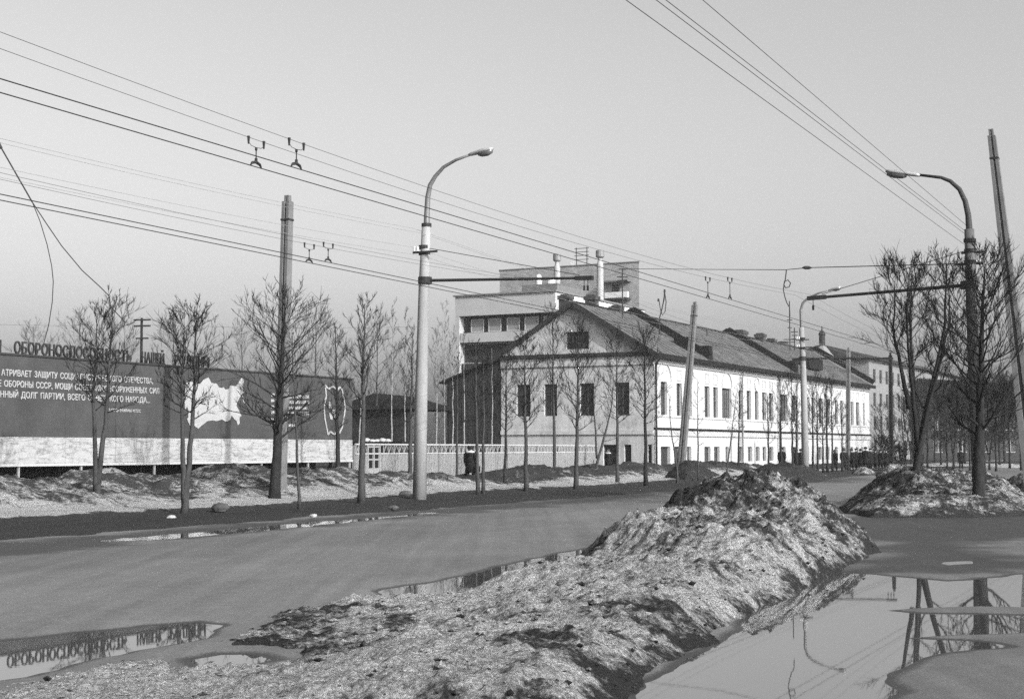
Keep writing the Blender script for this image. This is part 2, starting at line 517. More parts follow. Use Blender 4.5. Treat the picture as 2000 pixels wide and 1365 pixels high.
def spaced(a, b, step, lo, hi, grow=1.18):
    xs = list(np.arange(a, b + 1e-6, step))
    d, x = step, xs[-1]
    while x < hi: d *= grow; x += d; xs.append(x)
    d, x = step, xs[0]
    while x > lo: d *= grow; x -= d; xs.insert(0, x)
    return np.array(xs)
gx, gy = spaced(-13, 13, 0.11, -120, 170), spaced(9, 46, 0.11, 2, 520)
X, Y = np.meshgrid(gx, gy)
near = sstep(60, 44, Y) * sstep(24, 15, np.abs(X))
Z = 0.030 + near * (0.022 * fbm(X * .35, Y * .35, 4, 1) + 0.006 * fbm(X * 2.2, Y * 2.2, 3, 5))
edge = 0.45 * fbm(X * .9, Y * .9, 4, 11)
for k, p in PUD.items():
    sd = poly_sd(X, Y, p) + edge * (0.5 if k == 'big' else 0.7 if k == 'left' else 0.9 if k == 'kerb' else 0.4)
    Z -= (0.07 if k in ('bank', 'left') else 0.056 if k == 'kerb' else 0.05) * sstep(-0.5, 0.35, sd)
for p in ISL:
    sd = poly_sd(X, Y, p) + edge * 0.3
    Z += 0.046 * sstep(-0.25, 0.2, sd)
Tt = X * V.x + Y * V.y
WETP = [gp([(1560, 1012), (1700, 1008), (2100, 1006), (2100, 1052), (1930, 1062), (1950, 1082), (2100, 1092), (2100, 1118), (1950, 1128), (1700, 1124), (1560, 1150), (1500, 1175), (1640, 1105), (1720, 1080), (1640, 1040)]),
        gp([(-300, 1060), (0, 1062), (400, 1030), (830, 995), (1250, 962), (1500, 940), (1690, 930), (1700, 940), (1500, 950), (1250, 975), (830, 1012), (400, 1052), (0, 1092), (-300, 1110)])]
W = np.zeros(X.shape)
for p in WETP:
    W = np.maximum(W, sstep(-0.5, 0.7, poly_sd(X, Y, p) + 1.6 * edge + 0.9 * fbm(X * .25, Y * .9, 4, 61)))
W *= 0.95
W = np.maximum(W, 0.22 * sstep(0.05, 0.4, fbm(Tt * .5, (X * U.x + Y * U.y) * .05, 4, 71)))
finish(link('road', grid_mesh('road', X, Y, Z, MT['asphalt'], mask=Tt > -22.5, attr=W)), kind='structure')

for k, p in PUD.items():
    xs, ys = [q.x for q in p], [q.y for q in p]
    m = 0.7
    cx0, cx1, cy0, cy1 = min(xs) - m, max(xs) + m, min(ys) - m, max(ys) + m
    w = MB().quad((cx0, cy0, 0), (cx1, cy0, 0), (cx1, cy1, 0), (cx0, cy1, 0))
    # stay inside the depression's surroundings: clip to a hull of the puddle outline
    hull = [Vector((q.x, q.y, 0)) for q in p]
    c = sum(hull, Vector()) / len(hull)
    w = MB()
    out = []
    n = len(hull)
    for i, q in enumerate(hull):
        a, b = hull[i - 1], hull[(i + 1) % n]
        d = (b - a).normalized(); nrm = Vector((d.y, -d.x, 0))
        area = sum(hull[j].x * hull[(j + 1) % n].y - hull[(j + 1) % n].x * hull[j].y for j in range(n))
        out.append(q + nrm * (0.45 if area > 0 else -0.45))
    w.add(out, [tuple(range(n))])
    finish(w.build('puddle_water', MT['water']), kind='structure')

# left verge: muddy shoulder, slushy strip under the trees, ploughed bank before the fences
S1 = np.concatenate([np.arange(12, 118, 0.16), 118 * np.cumprod(np.full(70, 1.012))])
T1 = np.concatenate([-np.arange(20.2, 47, 0.16), -47 * np.cumprod(np.full(40, 1.03))])
SS, TT = np.meshgrid(S1, T1)
X = U.x * SS + V.x * TT; Y = U.y * SS + V.y * TT
wob = 1.1 * fbm(SS * .12, TT * .12, 3, 21)
tt = TT + wob
big = fbm(SS * .35, TT * .35, 4, 2)
Z = -0.05 + 0.17 * sstep(-20.6, -23.5, tt) + 0.10 * sstep(-25.8, -27.2, tt)
bank_h = (0.60 - 0.02 * sstep(55, 75, SS)) * sstep(118, 100, SS)
ctr = 33.3 - 1.5 * sstep(45, 62, SS); wid = 4.6 - 1.0 * sstep(45, 62, SS)
bank_h = bank_h * (1 - .8 * np.exp(-((SS - 62.5) / 4.5) ** 2))
prof = np.clip(np.cos(np.clip((tt + ctr) / wid, -1, 1) * math.pi / 2), 0, 1) ** 1.3
Z += bank_h * prof * (1 + 1.0 * fbm(SS * .3, TT * .3, 4, 8))
Z += (0.04 + 0.26 * prof * sstep(125, 100, SS)) * fbm(SS * 1.1, TT * 1.1, 5, 4) + 0.16 * prof * np.abs(fbm(SS * 2.6, TT * 2.6, 4, 14)) + 0.05 * sstep(-22, -27, tt) * fbm(SS * 3, TT * 3, 3, 6)
Z += 0.12 * sstep(-33, -36, tt)
A = 0.02 + 0.68 * sstep(-26.3, -27.2, tt) - 0.30 * sstep(-28.3, -30.5, tt) - 0.16 * sstep(52, 70, SS) * sstep(-28, -30, tt)
A -= 0.22 * sstep(100, 125, SS) * sstep(-26, -28, tt)
A -= 0.25 * sstep(-31, -36, tt) * sstep(0.1, 0.5, big) 
finish(link('verge', grid_mesh('verge', X, Y, Z, MT['verge'], attr=A)), kind='structure')

S2 = np.concatenate([np.arange(46, 90, 0.3), 90 * np.cumprod(np.full(60, 1.02))])
T2 = np.arange(-11, -2, 0.3)
SS, TT = np.meshgrid(S2, T2)
X = U.x * SS + V.x * TT; Y = U.y * SS + V.y * TT
tt = TT + 0.8 * fbm(SS * .3, TT * .3, 3, 31)
Z = -0.03 + 0.22 * sstep(-10.4, -9.2, tt) * sstep(-2.6, -3.6, tt) * sstep(46, 49, SS) + 0.06 * fbm(SS, TT, 4, 9)
finish(link('median', grid_mesh('median', X, Y, Z, MT['verge'], attr=np.full(X.shape, 0.12))), kind='structure')

# ------------------------------------------------------------------ snow heaps
def heap(name, label, poly, ctl, res, edge_w=(0.4, 0.9), cat='snow heap', clods=0, seed=0, rim=0.3, rough=1.0, dip=None, sharp=3.0):
    P = [Vector((p[0], p[1], 0)) for p in poly]
    xs, ys = [p.x for p in P], [p.y for p in P]
    ax = np.arange(min(xs) - .4, max(xs) + .4, res); ay = np.arange(min(ys) - .4, max(ys) + .4, res)
    X, Y = np.meshgrid(ax, ay)
    sd = poly_sd(X, Y, P) + 0.22 * fbm(X * 1.3, Y * 1.3, 4, seed + 3) * rough
    hw = np.zeros(X.shape); hh = np.zeros(X.shape); aa = np.zeros(X.shape)
    for (x, y, h, a) in ctl:
        w = 1.0 / (np.hypot(X - x, Y - y) ** sharp + 0.25)
        hw += w; hh += w * h; aa += w * a
    hh /= hw; aa /= hw
    w = edge_w[0] + edge_w[1] * hh
    pr = np.clip(sd / w, -0.2, 1)
    pr = np.where(pr > 0, 1 - (1 - pr) ** 1.8, pr)
    lump = 0.7 * np.abs(fbm(X * 2.2, Y * 2.2, 5, seed + 5)) + 0.5 * np.abs(fbm(X * 6 + Y, Y * 5, 4, seed + 9)) + .22 * fbm(X * 15, Y * 15, 2, seed + 13) - .2
    Z = hh * pr + rough * np.clip(pr, 0, 1) * (0.18 * (.15 + np.clip(hh, 0, 1)) * fbm(X * .9, Y * .9, 4, seed) + (0.05 + 0.30 * hh) * lump + 0.055 * np.abs(fbm(X * 5, Y * 5, 3, seed + 21)) + 0.05 * fbm(X * 11, Y * 11, 2, seed + 25)) - 0.02
    if dip is not None: Z -= 0.3 * sstep(-0.35, 0.1, poly_sd(X, Y, dip))
    at = aa - rim * sstep(0.32, 0.02, sd) + 0.1 * fbm(X * .8, Y * .8, 3, seed + 7)
    me = grid_mesh(name, X, Y, Z, MT['heap'], mask=sd > -0.15, attr=at)
    o = link(name, me)
    finish(o, label, cat, 'heaps of ploughed dirty snow')
    if clods:
        rs = np.random.RandomState(seed + 100)
        ok = np.argwhere(sd > 0.05)
        pick = ok[rs.randint(0, len(ok), clods)]
        mb = MB(); vals = []
        ico = [(0, 0, 1), (.9, 0, .3), (.28, .85, .3), (-.73, .53, .3), (-.73, -.53, .3), (.28, -.85, .3), (0, 0, -.6)]
        fcs = [(0, 1, 2), (0, 2, 3), (0, 3, 4), (0, 4, 5), (0, 5, 1), (6, 2, 1), (6, 3, 2), (6, 4, 3), (6, 5, 4), (6, 1, 5)]
        for i, j in pick:
            r = 0.012 + 0.04 * rs.rand() ** 4
            a = rs.rand() * 6.28; ca, sa = math.cos(a), math.sin(a)
            sx, sy, sz = r * (0.7 + rs.rand()), r * (0.7 + rs.rand()), r * (0.5 + .6 * rs.rand())
            jit = 0.75 + 0.5 * rs.rand(7)
            mb.add([(X[i, j] + (x * ca - y * sa) * sx * q, Y[i, j] + (x * sa + y * ca) * sy * q, Z[i, j] + z * sz * q + r * .1) for (x, y, z), q in zip(ico, jit)], fcs)
            vals += [at[i, j] + (rs.rand() - .6) * 0.5] * 7
        me = mb.mesh('clods', MT['heap'])
        q = me.attributes.new('snow', 'FLOAT', 'POINT'); q.data.foreach_set('value', vals)
        c = link('clods', me, o); c['kind'] = 'stuff'
    return o

def C(px, py, h, a):
    p = G(px, py); return (p.x, p.y, h, a)
heap('snow_bank', 'long dirty snow bank rising to a peaked heap in the foreground',
     gp([(-60, 1350), (60, 1320), (170, 1298), (280, 1284), (340, 1274), (430, 1250), (520, 1203), (640, 1178), (780, 1170), (880, 1164), (1010, 1130), (1110, 1105), (1215, 1076), (1262, 1048), (1300, 1042), (1480, 1034), (1620, 1043), (1725, 1080), (1660, 1108), (1560, 1152), (1480, 1197), (1400, 1247), (1310, 1307), (1240, 1362), (1200, 1460), (-60, 1460)]),
     [C(1480, 1062, 1.38, 0.44), C(1400, 1066, 1.30, 0.30), C(1550, 1064, 1.20, 0.42), C(1630, 1070, .75, 0.41), C(1300, 1066, .85, 0.16), C(1245, 1060, .45, 0.12),  # low values left of the peak paint its shaded flank into the colour
      C(1350, 1110, .85, 0.52), C(1450, 1115, .8, 0.42), C(1560, 1105, .62, 0.47), C(1250, 1160, .42, 0.64), C(1150, 1220, .38, 0.58), C(1000, 1290, .26, 0.78), C(850, 1350, .20, 0.84), C(700, 1250, .10, 0.50), C(600, 1222, .08, 0.43),
      C(900, 1182, .09, 0.76), C(1100, 1122, .13, 0.54), C(300, 1305, .05, 0.58), C(500, 1325, .07, 0.64), C(1000, 1420, .40, 0.52), C(450, 1282, .01, 0.17), C(200, 1340, .06, 0.71), C(520, 1250, .07, 0.39),
      C(1400, 1180, .45, 0.47), C(1300, 1250, .34, 0.45), C(1150, 1320, .36, 0.43), C(1050, 1345, .36, 0.34), C(1200, 1400, .25, 0.40)],
     0.04, edge_w=(0.45, .85), sharp=3.6, clods=2500, seed=1, rim=.16,  dip=PUD['melt'])
heap('snow_heap', 'rounded dark snow heap at the foot of the right street lamp',
     gp([(1628, 1002), (1700, 1013), (1800, 1014), (1900, 1013), (2010, 1010), (2040, 990), (1990, 972), (1850, 970), (1700, 970), (1650, 985)]),
     [C(1780, 990, 1.20, .40), C(1850, 988, 1.15, .38), C(1700, 990, .75, .30), C(1920, 990, .70, .5), C(1980, 992, .35, .5), C(1800, 1008, .5, .42), C(1650, 995, .2, .2), C(1740, 978, 1.1, .35)],
     0.06, clods=1500, seed=12, edge_w=(0.4, 1.3))
heap('snow_heap', 'low dark heap cut off by the right edge of the picture',
     gp([(1935, 966), (2000, 972), (2080, 972), (2080, 950), (1960, 950)]),
     [C(1990, 962, .5, .3), C(2050, 960, .7, .35)], 0.1, seed=33, clods=200)
heap('snow_heap', 'black earthy heap in front of the leaning post by the white facade',
     [D(1285, 900, 84), D(1340, 900, 80), D(1400, 900, 84), D(1415, 900, 92), D(1340, 900, 97), D(1280, 900, 92)],
     [tuple(D(1345, 900, 89).xy) + (1.15, .16), tuple(D(1310, 900, 88).xy) + (.9, .15), tuple(D(1385, 900, 88).xy) + (.7, .2)], 0.12, seed=40, edge_w=(.6, 1.6))
heap('snow_heap', 'wide black heap at the foot of the second street lamp',
     [D(1440, 900, 82), D(1520, 900, 79), D(1600, 900, 82), D(1625, 900, 90), D(1520, 900, 95), D(1440, 900, 90)],
     [tuple(D(1500, 900, 86).xy) + (.85, .16), tuple(D(1545, 900, 86).xy) + (1.05, .12), tuple(D(1585, 900, 86).xy) + (.7, .35)], 0.12, seed=47, edge_w=(.6, 1.6))
heap('snow_heap', 'small whitish heap of snow lumps beside the crowd',
     [D(1660, 900, 104), D(1690, 900, 102), D(1712, 900, 104), D(1712, 900, 110), D(1665, 900, 110)],
     [tuple(D(1680, 900, 106).xy) + (.5, .55), tuple(D(1692, 900, 105).xy) + (.6, .45), tuple(D(1702, 900, 107).xy) + (.4, .55), tuple(D(1672, 900, 108).xy) + (.35, .5)], 0.12, seed=51, edge_w=(.5, .8))
heap('snow_heap', 'grey snow heap with a white patch right of the crowd',
     [D(1715, 900, 106), D(1740, 900, 103), D(1765, 900, 106), D(1765, 900, 112), D(1720, 900, 112)],
     [tuple(D(1740, 900, 108).xy) + (.8, .5)], 0.12, seed=55, edge_w=(.5, .8))

for px, py, r, mt, lab in [(335, 1013, .13, 'snow', 'pale lump of ice on the muddy road shoulder'), (150, 986, .36, 'stone', 'grey concrete chunk lying beside the leftmost tree'),
                       (430, 996, .26, 'stone', 'dark chunk of earth right of the double trunked tree'), (613, 1009, .1, 'snow', 'small white lump at the edge of the kerb puddle'),
                       (792, 968, .24, 'stone', 'dark stone left of the near street lamp base'), (768, 994, .14, 'stone', 'small dark stone on the mud before the lamp')]:
    p = G(px, py, 0.18 if py < 1000 else .1)
    mb = MB(); rs = random.Random(px)
    rings = []
    for k in range(5):
        a = k / 4 * math.pi
        rr = max(math.sin(a), .12) * r
        rings.append([(p.x + rr * math.cos(q) * rs.uniform(.8, 1.25), p.y + rr * .8 * math.sin(q) * rs.uniform(.8, 1.25), p.z + r * .25 - r * .55 * math.cos(a)) for q in [i * 6.283 / 8 for i in range(8)]])
    mb.rings(rings)
    solo(mb, 'stone', MT[mt], p, lab, 'stone' if mt == 'stone' else 'ice lump')

# ------------------------------------------------------------------ the old two storey house
UP = Vector((0, 0, 1))
def frame_at(O, e, n):
    return lambda s, z, d=0.0: Vector((O.x + e.x * s + n.x * d, O.y + e.y * s + n.y * d, z))

def wall_mesh(mb, fr, s0, s1, z0, z1, ops, depth=0.3):
    ss = sorted({s0, s1} | {min(max(v, s0), s1) for o in ops for v in o[:2]})
    zs = sorted({z0, z1} | {min(max(v, z0), z1) for o in ops for v in o[2:4]})
    for i in range(len(ss) - 1):
        for j in range(len(zs) - 1):
            cs, cz = (ss[i] + ss[i + 1]) / 2, (zs[j] + zs[j + 1]) / 2
            if any(o[0] < cs < o[1] and o[2] < cz < o[3] for o in ops): continue
            mb.quad(fr(ss[i], zs[j]), fr(ss[i + 1], zs[j]), fr(ss[i + 1], zs[j + 1]), fr(ss[i], zs[j + 1]))
    for a, b, c, d in [o[:4] for o in ops]:
        p = [(a, c), (b, c), (b, d), (a, d)]
        for k in range(4):
            q, r = p[k], p[(k + 1) % 4]
            mb.quad(fr(*q), fr(*r), fr(r[0], r[1], -depth), fr(q[0], q[1], -depth))
    return mb

def window(parent, fr, a, b, c, d, depth=0.2, nv=1, nh=2, mat='frame', pane='glass_d', bar=0.07, name='window'):
    mb = MB(); D0, D1 = -depth - 0.03, -depth + 0.04
    def piece(s0, s1, z0, z1):
        mb.hexa([fr(s0, z0, D0), fr(s1, z0, D0), fr(s1, z0, D1), fr(s0, z0, D1), fr(s0, z1, D0), fr(s1, z1, D0), fr(s1, z1, D1), fr(s0, z1, D1)])
    piece(a, a + bar, c, d); piece(b - bar, b, c, d)
    piece(a + bar, b - bar, c, c + bar); piece(a + bar, b - bar, d - bar, d)
    xs = [a + (b - a) * k / (nv + 1) for k in range(1, nv + 1)]
    for x in xs: piece(x - bar / 2, x + bar / 2, c + bar, d - bar)
    for k in range(1, nh + 1):
        z = c + (d - c) * (k / (nh + 1) if nh != 1 else .68)
        for x0, x1 in zip([a + bar] + [x + bar / 2 for x in xs], [x - bar / 2 for x in xs] + [b - bar]):
            piece(x0, x1, z - bar * .35, z + bar * .35)
    w = mb.build(name, MT[mat], parent)
    MB().quad(fr(a, c, -depth), fr(b, c, -depth), fr(b, d, -depth), fr(a, d, -depth)).build('pane', MT[pane], w)
    return w

BA = R(27.6)
C0 = D(1277, 900, 111.5); C0.z = 0
E1 = Vector((math.sin(BA), math.cos(BA), 0)); N1 = Vector((math.cos(BA), -math.sin(BA), 0))
E2 = -N1; N2 = -E1
FA, GA = frame_at(C0, E1, N1), frame_at(C0, E2, N2)
ZE = PL(1286, 688, C0, E1)[1]                  # eaves
LEN = PL(1698, 800, C0, E1)[0]
WID = PL(979, 690, C0, E2)[0]
ZR = PL(1127, 594, C0, E2)[1]
house = thing('old_house', (C0.x, C0.y, 0), 'long old two storey house with whitewashed street front and grey gable', 'house')

zt, zb = PL(1291, 745, C0, E1)[1], PL(1291, 810, C0, E1)[1]
z4 = lambda v: 1240 + v / 3.25
up = [(165, 205), (265, 298), (343, 362), (443, 475), (498, 527), (553, 613), (660, 685), (710, 737), (762, 785), (808, 832), (850, 878), (925, 968), (1000, 1028), (1088, 1110), (1122, 1145), (1166, 1193), (1210, 1240), (1270, 1288), (1303, 1320), (1338, 1352), (1370, 1388), (1403, 1423), (1446, 1458)]
ups = [(PL(z4(a), 780, C0, E1)[0], PL(z4(b), 780, C0, E1)[0], zb, zt) for a, b in up]
lt = PL(1291, 872, C0, E1)[1]
lo = [(250, 288), (330, 358), (442, 480), (503, 538), (576, 597), (663, 690), (718, 745), (768, 793), (812, 835), (855, 880), (930, 958), (1000, 1024), (1085, 1106), (1166, 1190), (1212, 1236), (1270, 1290), (1318, 1336), (1370, 1388), (1405, 1420), (1440, 1452)]
los = [(PL(z4(a), 890, C0, E1)[0], PL(z4(b), 890, C0, E1)[0], .75, lt) for a, b in lo]
door = (PL(z4(165), 890, C0, E1)[0], PL(z4(225), 890, C0, E1)[0], .25, lt)
wall_mesh(MB(), FA, 0, LEN, 0, ZE, ups + los + [door], .32).build('wall', MT['white'], house, label='whitewashed street facade')
WR = random.Random(8)
for k, (a, b, c, d) in enumerate(ups): window(house, FA, a, b, c, d, .24, pane=WR.choice(('glass_d', 'glass_d', 'pane_m')), nv=1 if b - a < 2.3 else 3, nh=2)
for a, b, c, d in los: window(house, FA, a, b, c, d, .24, pane=WR.choice(('glass_d', 'pane_m')), nv=1, nh=1)
MB().hexa([FA(door[0], .2, -.3), FA(door[1], .2, -.3), FA(door[1], .2, -.25), FA(door[0], .2, -.25), FA(door[0], lt, -.3), FA(door[1], lt, -.3), FA(door[1], lt, -.25), FA(door[0], lt, -.25)]).build('door', MT['wood_d'], house)
# mouldings of the street front
zs = PL(1288, 839, C0, E1)[1]
def course(name, fr, s0, s1, z0, z1, out, mat):
    return MB().hexa([fr(s0, z0, .003), fr(s1, z0, .003), fr(s1, z0, out), fr(s0, z0, out), fr(s0, z1, .003), fr(s1, z1, .003), fr(s1, z1, out), fr(s0, z1, out)]).build(name, mat, house)
course('string_course', FA, 0, LEN, zs - .45, zs - .02, .12, MT['trim'])
course('flashing', FA, 0, LEN, zs, zs + .16, .2, MT['roof_d'])
course('sill_course', FA, 0, LEN, zb - .16, zb - .03, .07, MT['white'])
course('cornice', FA, -.02, LEN, ZE - .85, ZE - .30, .14, MT['white'])
course('cornice', FA, -.02, LEN, ZE - .30, ZE - .12, .30, MT['white'])
def arch(s, z, r, full=False):
    mb = MB(); n = 12
    pts = [(s + r * math.cos(math.pi * k / n), z + r * math.sin(math.pi * k / n)) for k in range(n + 1)]
    if full: pts = [(s + r * math.cos(2 * math.pi * k / n), z + r * math.sin(2 * math.pi * k / n)) for k in range(n + 1)]
    for (a, b), (c, d) in zip(pts, pts[1:]): mb.bar(FA(a, b, .03), FA(c, d, .03), .12, .09)
    mb.build('arch_moulding', MT['white'], house)
def square(s, z, w, h):
    mb = MB()
    wall_mesh(mb, frame_at(C0 + N1 * .05, E1, N1), s - w / 2, s + w / 2, z - h / 2, z + h / 2, [(s - w / 2 + .1, s + w / 2 - .1, z - h / 2 + .1, z + h / 2 - .1)], .05)
    for q in ((s - w / 2, z - h / 2, s + w / 2, z - h / 2), (s + w / 2, z - h / 2, s + w / 2, z + h / 2), (s + w / 2, z + h / 2, s - w / 2, z + h / 2), (s - w / 2, z + h / 2, s - w / 2, z - h / 2)):
        mb.quad(FA(q[0], q[1], .05), FA(q[2], q[3], .05), FA(q[2], q[3], 0), FA(q[0], q[1], 0))
    mb.build('panel_moulding', MT['white'], house)
zq = zt + (ZE - .9 - zt) * .5
for k, (a, b, c, d) in enumerate(ups):
    s = (a + b) / 2
    if k in (0, 5, 11, 16): arch(s, zt + .1, 1.25 if k != 0 else 1.4)
    elif k in (2, 8): arch(s, zq, .62, True)
    elif k in (13, 15): pass
    else: square(s, zq, .95, .9)
for px, top in [(1446, 708), (1518, 720), (1553, 730), (1610, 738)]:
    s = PL(px, 800, C0, E1)[0]
    MB().tube([FA(s, ZE - .05, .5), FA(s, ZE - .45, .45), FA(s - .05, ZE - 1.15, .22), FA(s, ZE - 1.5, .2), FA(s, .5, .2)], .075, 6).build('downpipe', MT['steel'], house)
MB().tube([FA(.25, ZE - .05, .5), FA(.1, ZE - .5, .5), FA(-.05, ZE - .95, .25), FA(.1, ZE - 1.4, .18), FA(.1, .4, .18)], .085, 6).build('downpipe', MT['iron'], house)

# gable end
gw = [(1009, 1036), (1063, 1088), (1133, 1160), (1201, 1229)]
gz1, gz0 = PL(1215, 747, C0, E2)[1], PL(1215, 811, C0, E2)[1]
gops = [tuple(sorted((PL(a, 780, C0, E2)[0], PL(b, 780, C0, E2)[0]))) + (gz0, gz1) for a, b in gw]
gdoor = [tuple(sorted((PL(a, 890, C0, E2)[0], PL(b, 890, C0, E2)[0]))) + (.2, lt + .15) for a, b in [(1178, 1204), (1219, 1233), (1265, 1273)]]
wall_mesh(MB(), GA, 0, WID, 0, ZE, gops + gdoor, .3).build('wall', MT['gable'], house, label='grey stained gable wall')
for o in gops: window(house, GA, *o, .2, nv=1, nh=2)
for o in gdoor:
    mb = MB(); n = max(2, int((o[1] - o[0]) / .22))
    for k in range(n):
        a, b = o[0] + (o[1] - o[0]) * k / n, o[0] + (o[1] - o[0]) * (k + 1) / n - .015
        mb.hexa([GA(a, .2, -.28), GA(b, .2, -.28), GA(b, .2, -.22 - .01 * (k % 2)), GA(a, .2, -.22 - .01 * (k % 2)), GA(a, o[3], -.28), GA(b, o[3], -.28), GA(b, o[3], -.22 - .01 * (k % 2)), GA(a, o[3], -.22 - .01 * (k % 2))])
    mb.build('door', MT['wood_d'], house)
aw = tuple(sorted((PL(1106, 660, C0, E2)[0], PL(1150, 660, C0, E2)[0]))) + (PL(1127, 682, C0, E2)[1], PL(1127, 648, C0, E2)[1])
mid = WID / 2
def zrake(s): return ZE + (ZR - ZE) * (1 - abs(s - mid) / mid)
a, b, c, d = aw
ped = MB()
ped.add([GA(0, ZE), GA(a, ZE), GA(a, zrake(a))], [(0, 1, 2)])
ped.add([GA(b, ZE), GA(WID, ZE), GA(b, zrake(b))], [(0, 1, 2)])
ped.quad(GA(a, ZE), GA(b, ZE), GA(b, c), GA(a, c))
ped.add([GA(a, d), GA(b, d), GA(b, zrake(b)), GA(mid, ZR), GA(a, zrake(a))], [(0, 1, 2, 3, 4)] if a < mid < b else [(0, 1, 2, 4)])
for q, r in (((a, c), (b, c)), ((b, c), (b, d)), ((b, d), (a, d)), ((a, d), (a, c))):
    ped.quad(GA(*q), GA(*r), GA(r[0], r[1], -.3), GA(q[0], q[1], -.3))
ped.build('pediment', MT['gable'], house)
window(house, GA, a, b, c, d, .18, nv=3, nh=1, name='attic_window')
course('cornice', GA, -.1, WID, ZE - .95, ZE - .28, .12, MT['gable'])
course('flashing', GA, -.14, WID + .1, ZE - .26, ZE + .02, .3, MT['wood_d'])
course('string_course', GA, 0, WID, zs - .35, zs - .05, .12, MT['gable'])
# back and far walls
mb = MB()
mb.quad(FA(LEN, 0), FA(LEN, 0, -WID), FA(LEN, ZE, -WID), FA(LEN, ZE))
mb.quad(FA(0, 0, -WID), FA(LEN, 0, -WID), FA(LEN, ZE, -WID), FA(0, ZE, -WID))
mb.add([FA(LEN, ZE), FA(LEN, ZE, -WID), FA(LEN, ZR, -mid)], [(0, 1, 2)])
mb.build('wall', MT['gable'], house)
# roof
def roof_slab(sgn, name='roof'):
    over = .62
    sl = (ZR - ZE) / mid
    def P(s, k, dz):                   # k 0 eave .. 1 ridge
        dd = over if sgn > 0 else -WID - over
        d = dd + (-mid - dd) * k
        z = (ZE - sl * over) + (ZR + .02 - (ZE - sl * over)) * k
        return FA(s, z + dz, d)
    mb = MB(); n = 26
    rs = random.Random(3)
    jag = [rs.uniform(-.05, .05) for _ in range(n + 1)]
    for i in range(n):
        s0, s1 = -.45 + (LEN + .9) * i / n, -.45 + (LEN + .9) * (i + 1) / n
        mb.hexa([P(s0, 0, .02 + jag[i]), P(s1, 0, .02 + jag[i + 1]), P(s1, 1, .0), P(s0, 1, .0), P(s0, 0, .14 + jag[i]), P(s1, 0, .14 + jag[i + 1]), P(s1, 1, .13), P(s0, 1, .13)])
    r = mb.build(name, MT['roof'], house)
    sm = MB(); m = int(LEN / 1.15)
    for i in range(m):
        s0 = -.3 + i * 1.15
        sm.bar(P(s0, .01, .16), P(s0, .99, .155), .05, .06)
    q = sm.build('seams', MT['roof'], r); q['kind'] = 'stuff'
    return r, P
rf, RP = roof_slab(1)
rf2, RP2 = roof_slab(-1)
MB().bar(FA(-.5, ZR + .17, -mid), FA(LEN + .5, ZR + .17, -mid), .35, .1).build('ridge_cap', MT['roof_d'], rf)
MB().bar(FA(-.46, ZE - .33, .62), FA(LEN + .4, ZE - .33, .62), .14, .36).build('gutter', MT['roof_d'], rf)
for sg, P in ((1, RP), (-1, RP2)):
    MB().bar(P(-.55, -.02, -.02), P(-.55, 1.0, .02), .12, .34).build('bargeboard', MT['wood_d'], rf)
OR_ = C0 + E2 * mid
for px in (1238, 1424, 1592):
    s = PL(px, 620, OR_, E1)[0]
    for P, k0, k1 in ((RP, .06, 1.02), (RP2, .05, 1.0)):
        mb = MB(); p0, p1 = P(s, k0, .3), P(s, k1, .34)
        mb.bar(p0, p1, .55, .75)
        mb.build('fire_wall', MT['roof_d'], rf)
    if px < 1500:
        MB().box(RP(s + .2, .12, 0), E1, N1, .45, .5, RP(s, .12, 0).z - .2, RP(s, .12, 0).z + 1.0).build('fire_wall_end', MT['roof_d'], rf)
for px, pt, w, Yc in [(1105, 578, .36, 118), (1156, 579, .36, 118), (1204, 599, .36, 122), (1447, 647, .75, 149), (1485, 653, .42, 154), (1506, 663, .4, 158), (1528, 669, .4, 162)]:
    c = D(px, pt, Yc); z = c.z
    ch = MB().box(c, E1, N1, w, .45, ZR - 2.2, z - .3).build('chimney', MT['soot'], rf)
    MB().box(c, E1, N1, w + .09, .54, z - .3, z).box(c, E1, N1, w - .08, .36, z + .004, z + .12).build('chimney_cap', MT['soot'], ch)
# dormer hatch on the slope
p = RP(PL(1362, 668, C0, E1)[0], .25, .1)
MB().box(p, E1, N1, .5, .7, p.z - .2, p.z + .9).build('roof_hatch', MT['roof_d'], rf)
p = RP(PL(1606, 712, C0, E1)[0], .3, .1)
MB().box(p, E1, N1, 2.4, .9, p.z - .2, p.z + .9).build('roof_hatch', MT['roof_d'], rf)
# lean-to of dark boards
LW = PL(872, 760, C0, E2)[0]
zl = PL(866, 745, C0, E2)[1]
leanto = thing('lean_to', GA(LW, 0), 'dark boarded lean-to attached to the left side of the old house', 'lean-to')
n = int((LW - WID) / .2)
for k in range(n):
    a, b = WID + .02 + (LW - WID) * k / n, WID + (LW - WID) * (k + 1) / n - .012
    f = lambda s: ZE - .25 + (zl - ZE + .15) * (s - WID) / (LW - WID)
    dd = .01 * (k % 3)
    MB().hexa([GA(a, 0, -.06), GA(b, 0, -.06), GA(b, 0, dd), GA(a, 0, dd), GA(a, f(a), -.06), GA(b, f(b), -.06), GA(b, f(b), dd), GA(a, f(a), dd)]).build('board', MT['wood_d'], leanto)
MB().hexa([GA(WID + .02, 0, -8), GA(LW, 0, -8), GA(LW, 0, -.08), GA(WID + .02, 0, -.08), GA(WID + .02, ZE - .4, -8), GA(LW, zl - .15, -8), GA(LW, zl - .15, -.08), GA(WID + .02, ZE - .4, -.08)]).build('body', MT['wood_d'], leanto)
